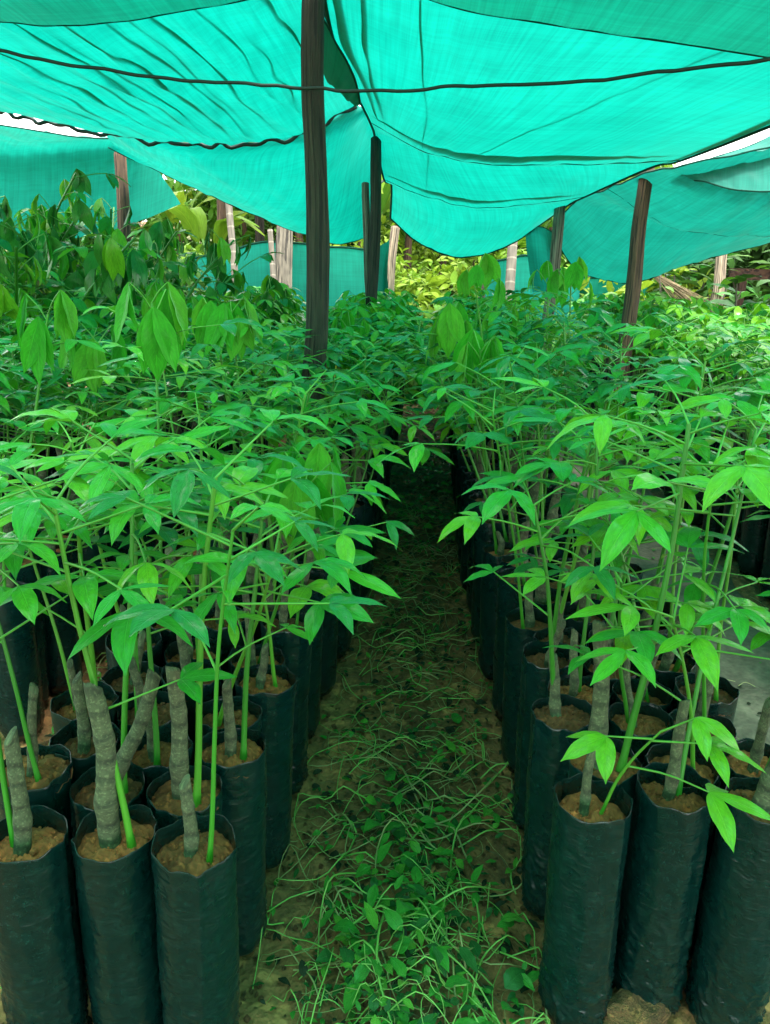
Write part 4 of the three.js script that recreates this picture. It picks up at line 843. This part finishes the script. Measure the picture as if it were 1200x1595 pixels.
// bananas
const BLEAF = [0, 1, 2].map((k) => {
  const g = leafGeo({ w: [0.2, 0.23, 0.18][k], curve: [0.75, 0.5, 0.95][k], fold: 0.35, wave: 0.015, nL: 20, nW: 3, seed: k + 2, belly: 0.75 }); return g;
});
function banana(label, x, d, h, n, seed, mats = M.back) {
  const r = rngOf(seed), g = new THREE.Group(); g.position.set(x, groundY(x, -d) - 0.05, -d);
  part(g, 'trunk', tube([V(0, 0, 0), V(rr(-0.05, 0.05, r), h * 0.3, 0), V(rr(-0.08, 0.08, r), h * 0.6, 0)], (t) => 0.09 - 0.04 * t, 10, 10), M.postBrown);
  for (let i = 0; i < n; i++) {
    const a = i * 2.4 + r(), el = rr(0.5, 1.25, r), L = h * rr(0.55, 0.8, r), P = V(0, h * 0.58, 0), dir = V(Math.sin(a) * Math.cos(el), Math.sin(el), Math.cos(a) * Math.cos(el)), b = P.clone().addScaledVector(dir, 0.3);
    const lf = part(g, 'leaf', pick(BLEAF, r), pick(mats, r)); lf.position.copy(b); lf.quaternion.copy(orient(dir, V(rr(-0.3, 0.3, r), 1, 0))); lf.scale.setScalar(L);
    const st = part(g, 'leaf_stalk', tube([P.clone().add(V(0, -0.1, 0)), P.clone().addScaledVector(dir, 0.15), b.clone().addScaledVector(dir, 0.04)], 0.018, 6, 6), M.stalk);
  }
  return shade(top(g, 'banana_plant', label, 'banana plant', 'banana plants behind the nets'));
}
const gx = (px, d) => at(px, 420, d).x;
const bl = [M.back[0], M.back[1], M.back[3]];
banana('bright banana plant seen under the net between brown post and palm trunks', gx(335, 11), 11, 1.7, 9, 601, bl);
banana('banana plant at the edge of the fence left of the ringed pole', gx(290, 12), 12, 1.9, 8, 602, bl);
banana('banana plant with ragged leaves just behind the thick palm trunk', gx(475, 11.5), 11.5, 2.3, 8, 603, bl);
banana('banana plant on the grassy bank left in the end gap', gx(640, 12.5), 12.5, 2.0, 9, 604, bl);
banana('banana plant on the grassy bank in the middle of the end gap', gx(690, 13.5), 13.5, 2.3, 9, 605, bl);
banana('banana plant on the grassy bank right in the end gap', gx(735, 12.8), 12.8, 2.2, 9, 606, bl);
banana('tall banana plant above the short net fence', gx(778, 11), 11, 2.5, 9, 607, bl);
banana('banana plant behind the see-through net curtain', gx(850, 11.5), 11.5, 2.4, 8, 608, bl);
banana('banana plant behind the dark ridge post', gx(575, 11.5), 11.5, 2.3, 8, 609, bl);
banana('yellowish banana plant left of the bright one under the net', gx(395, 13), 13, 2.4, 8, 610, bl);

// broad-leaved shrubs on the right, leaf by leaf
function rosetteShrub(label, x, d, h, n, seed, w) {
  const r = rngOf(seed), g = new THREE.Group(); g.position.set(x, groundY(x, -d), -d);
  const ns = 7;
  for (let k = 0; k < ns; k++) {
    const a = k * 0.9 + r(), sp = w * Math.sqrt(r()), hh = h * rr(0.55, 1, r), e = V(Math.cos(a) * sp, hh, Math.sin(a) * sp);
    part(g, 'stem', tube([V(0, 0, 0), V(e.x * 0.6, hh * 0.5, e.z * 0.6), e], (t) => 0.014 - 0.008 * t, 6, 6), M.postGrey);
    for (let q = 0; q < n / ns; q++) {
      const az = q * 2.4 + r(), t = 0.55 + 0.45 * r(), p = V(e.x * t, hh * t, e.z * t), dd = V(Math.sin(az), rr(-0.35, 0.5, r), Math.cos(az));
      const m = part(g, 'leaf', pick(LEAFM, r), pick([M.dark[0], M.dark[1], M.back[2], M.back[0]], r)); m.position.copy(p); m.quaternion.copy(orient(dd, V(rr(-0.3, 0.3, r), 1, rr(-0.3, 0.3, r)))); m.scale.setScalar(rr(0.2, 0.34, r));
    }
  }
  return shade(top(g, 'broadleaf_shrub', label, 'shrub', 'broad-leaved shrubs at the right edge'));
}
rosetteShrub('broad-leaved shrub between the leaning post and the pale post', gx(1060, 7.6), 7.6, 1.25, 90, 651, 0.45);
rosetteShrub('broad-leaved shrub right behind the pale post', gx(1150, 7.0), 7.0, 1.2, 100, 652, 0.5);
rosetteShrub('broad-leaved shrub at the right picture edge under the dark beam', gx(1210, 6.6), 6.6, 1.1, 90, 653, 0.45);
rosetteShrub('tall broad-leaved shrub above the dry fronds', gx(1050, 8.6), 8.6, 1.75, 120, 654, 0.6);
rosetteShrub('tall broad-leaved shrub overtopping the dark beam', gx(1190, 8.4), 8.4, 1.9, 130, 655, 0.65);
{
  const g = new THREE.Group(), c = at(1190, 428, 7.8); g.position.set(c.x, 0, c.z);
  part(g, 'beam', new THREE.BoxGeometry(1.6, 0.11, 0.06), M.shed).position.set(0.45, c.y, 0);
  for (const x of [-0.2, 1.1]) part(g, 'leg', new THREE.BoxGeometry(0.07, c.y - 0.06, 0.05), M.shed).position.set(x, (c.y - 0.06) / 2, 0);
  shade(top(g, 'timber_rail', 'dark brown timber rail among the shrubs at the picture edge', 'rail'));
}
{
  // dried palm frond lying over the shrubs
  const g = new THREE.Group(), r = rngOf(71), a = at(1004, 424, 7.6), b = at(1100, 474, 7.4); g.position.copy(a);
  const L = b.clone().sub(a);
  part(g, 'rib', tube([V(0, 0, 0), L.clone().multiplyScalar(0.5).add(V(0, 0.03, 0)), L], (t) => 0.012 - 0.006 * t, 6, 8), M.straw);
  for (let i = 0; i < 46; i++) {
    const t = 0.02 + 0.75 * r(), s = L.clone().multiplyScalar(t * 0.5).add(V(0, 0.02, rr(-0.02, 0.02, r))), e = L.clone().multiplyScalar(rr(0.75, 1.15, r)).add(V(rr(-0.14, 0.04, r) * 1.2, rr(-0.11, 0.05, r), rr(-0.1, 0.12, r)));
    part(g, 'frond_strip', tube([s, s.clone().lerp(e, 0.5).add(V(0, rr(-0.01, 0.03, r), 0)), e], (q) => 0.007 * (1 - 0.8 * q), 4, 6, (q, ang, cc) => -0.6 * Math.abs(cc)), M.straw);
  }
  shade(top(g, 'dry_palm_frond', 'bundle of dry straw-brown palm frond lying over the shrubs', 'palm frond'));
}
palm('thick grey palm trunk behind the low net fence', at(452, -180, 8.8), at(441, 448, 8.8), 0.105, 0.08, M.postGrey, 21, 9);
palm('brown palm trunk behind the thin ringed pole', at(344, -120, 10.5), at(346, 395, 10.5), 0.065, 0.055, M.postBrown, 22, 8);
palm('dark palm trunk farther back left of the thick one', at(407, -120, 11.5), at(405, 380, 11.5), 0.075, 0.06, M.postDark, 23, 8);
// trees and shrubs behind
const tg = 'trees and shrubs behind the nursery';
const trees = [
  ['leafy tree behind the side net', -6.2, 12.5, 1.2, 1.8, 0.9, 150, 2], ['tree behind the tall rubber bushes', -4.4, 13.5, 1.3, 1.8, 0.9, 150, 0], ['tree behind the yellowish banana', -2.6, 15, 1.9, 1.8, 1.2, 240, 1],
  ['bushy tree behind the thick palm', -1.0, 15.5, 1.8, 1.8, 1.2, 240, 0], ['bushy tree at the end of the aisle', 0.9, 16.5, 1.9, 1.8, 1.3, 260, 3], ['tree behind the short net fence', 2.4, 15.5, 2.0, 1.8, 1.3, 240, 1],
  ['tree behind the next bay', 4.0, 14, 1.2, 1.9, 0.8, 260, 0], ['dark tree behind the broad-leaved shrubs', 4.6, 10.4, 1.5, 1.4, 0.8, 260, 2], ['dark tree at the right picture edge', 6.4, 10.5, 1.6, 1.8, 0.9, 260, 2],
];
trees.forEach(([l, x, d, h, rx, ry, n, m], i) => tree('leafy_tree', l, 'tree', x, d, h, rx, ry, n, M.back[m], 800 + i, 1.5, tg));
const lows = [
  ['weedy shrub closing the far end of the aisle', 0.02, 7.6, 0.45, 0], ['low weeds left of the far aisle end', -0.75, 7.7, 0.45, 1], ['low weeds right of the far aisle end', 0.9, 7.7, 0.45, 0], ['bright broad shrub low in the middle of the end gap', gx(690, 10), 10, 0.75, 3], ['bright shrub filling the left side of the end gap', gx(632, 10.6), 10.6, 0.85, 1], ['yellow shrub next to the thin dark stake', gx(735, 10.3), 10.3, 0.8, 3], ['leafy shrub behind the ringed pole in the short fence', gx(790, 9.8), 9.8, 1.1, 1], ['yellow-green shrub behind the dark ridge post', gx(560, 10.5), 10.5, 1.15, 3],
  ['low bright shrub beside the banana left of the palm trunks', gx(300, 10), 10, 0.9, 1], ['low shrub behind the ringed pole', gx(390, 10.5), 10.5, 0.9, 3], ['low shrub behind the thick palm trunk', gx(470, 10.4), 10.4, 0.9, 0],
  ['yellow-green shrub on the bank at the left of the end gap', gx(628, 13.8), 13.8, 0.7, 3], ['yellow-green shrub on the bank at the right of the end gap', gx(715, 14.5), 14.5, 0.8, 1], ['shrub behind the see-through curtain', gx(870, 10.5), 10.5, 0.9, 0],
  ['shrub just behind the leaning post', gx(985, 8.8), 8.8, 0.9, 3], ['shrub under the dry fronds', gx(1040, 7), 7, 0.62, 0], ['shrub beneath the side net', gx(255, 8.6), 8.6, 0.9, 2], ['brownish green shrub behind the brown post', gx(215, 9), 9, 1.1, 2],
];
lows.forEach(([l, x, d, h, m], i) => tree('low_shrub', l, 'shrub', x, d, h, 0.75, 0.6, 90, M.back[m], 850 + i, 0.9, tg));
{
  // sunlit grass on the bank
  const r = rngOf(33), pos = [], idx = [], uv = [];
  for (let k = 0; k < 9; k++) { const a = r() * 6.28, w = 0.006, x = rr(-0.04, 0.04, r), z = rr(-0.04, 0.04, r), h = rr(0.1, 0.24, r), b = pos.length / 3; pos.push(x - w, 0, z, x + w, 0, z, x + Math.cos(a) * 0.04, h * 0.6, z + Math.sin(a) * 0.04, x + Math.cos(a) * 0.12, h, z + Math.sin(a) * 0.12); uv.push(0.4, 0, 0.6, 0, 0.5, 0.6, 0.5, 1); idx.push(b, b + 1, b + 2, b, b + 2, b + 3); }
  const n = 6000, m = new THREE.InstancedMesh(finish(pos, uv, idx), M.back[3], n);
  for (let i = 0; i < n; i++) { const d = rr(9, 16, r), x = rr(-4, 4.5, r) * d / 12, s = rr(0.7, 1.5, r); m.setMatrixAt(i, new THREE.Matrix4().compose(V(x, groundY(x, -d), -d), new THREE.Quaternion().setFromAxisAngle(UP, r() * 6.28), V(s, s, s))); }
  top(m, 'grass', 'sunlit yellow-green grass covering the bank behind the nursery', 'grass', null, 'stuff'); shade(m);
}
scene.children.forEach((o) => { if (o.isMesh || o.isGroup) shade(o); });
renderer.render(scene, camera);
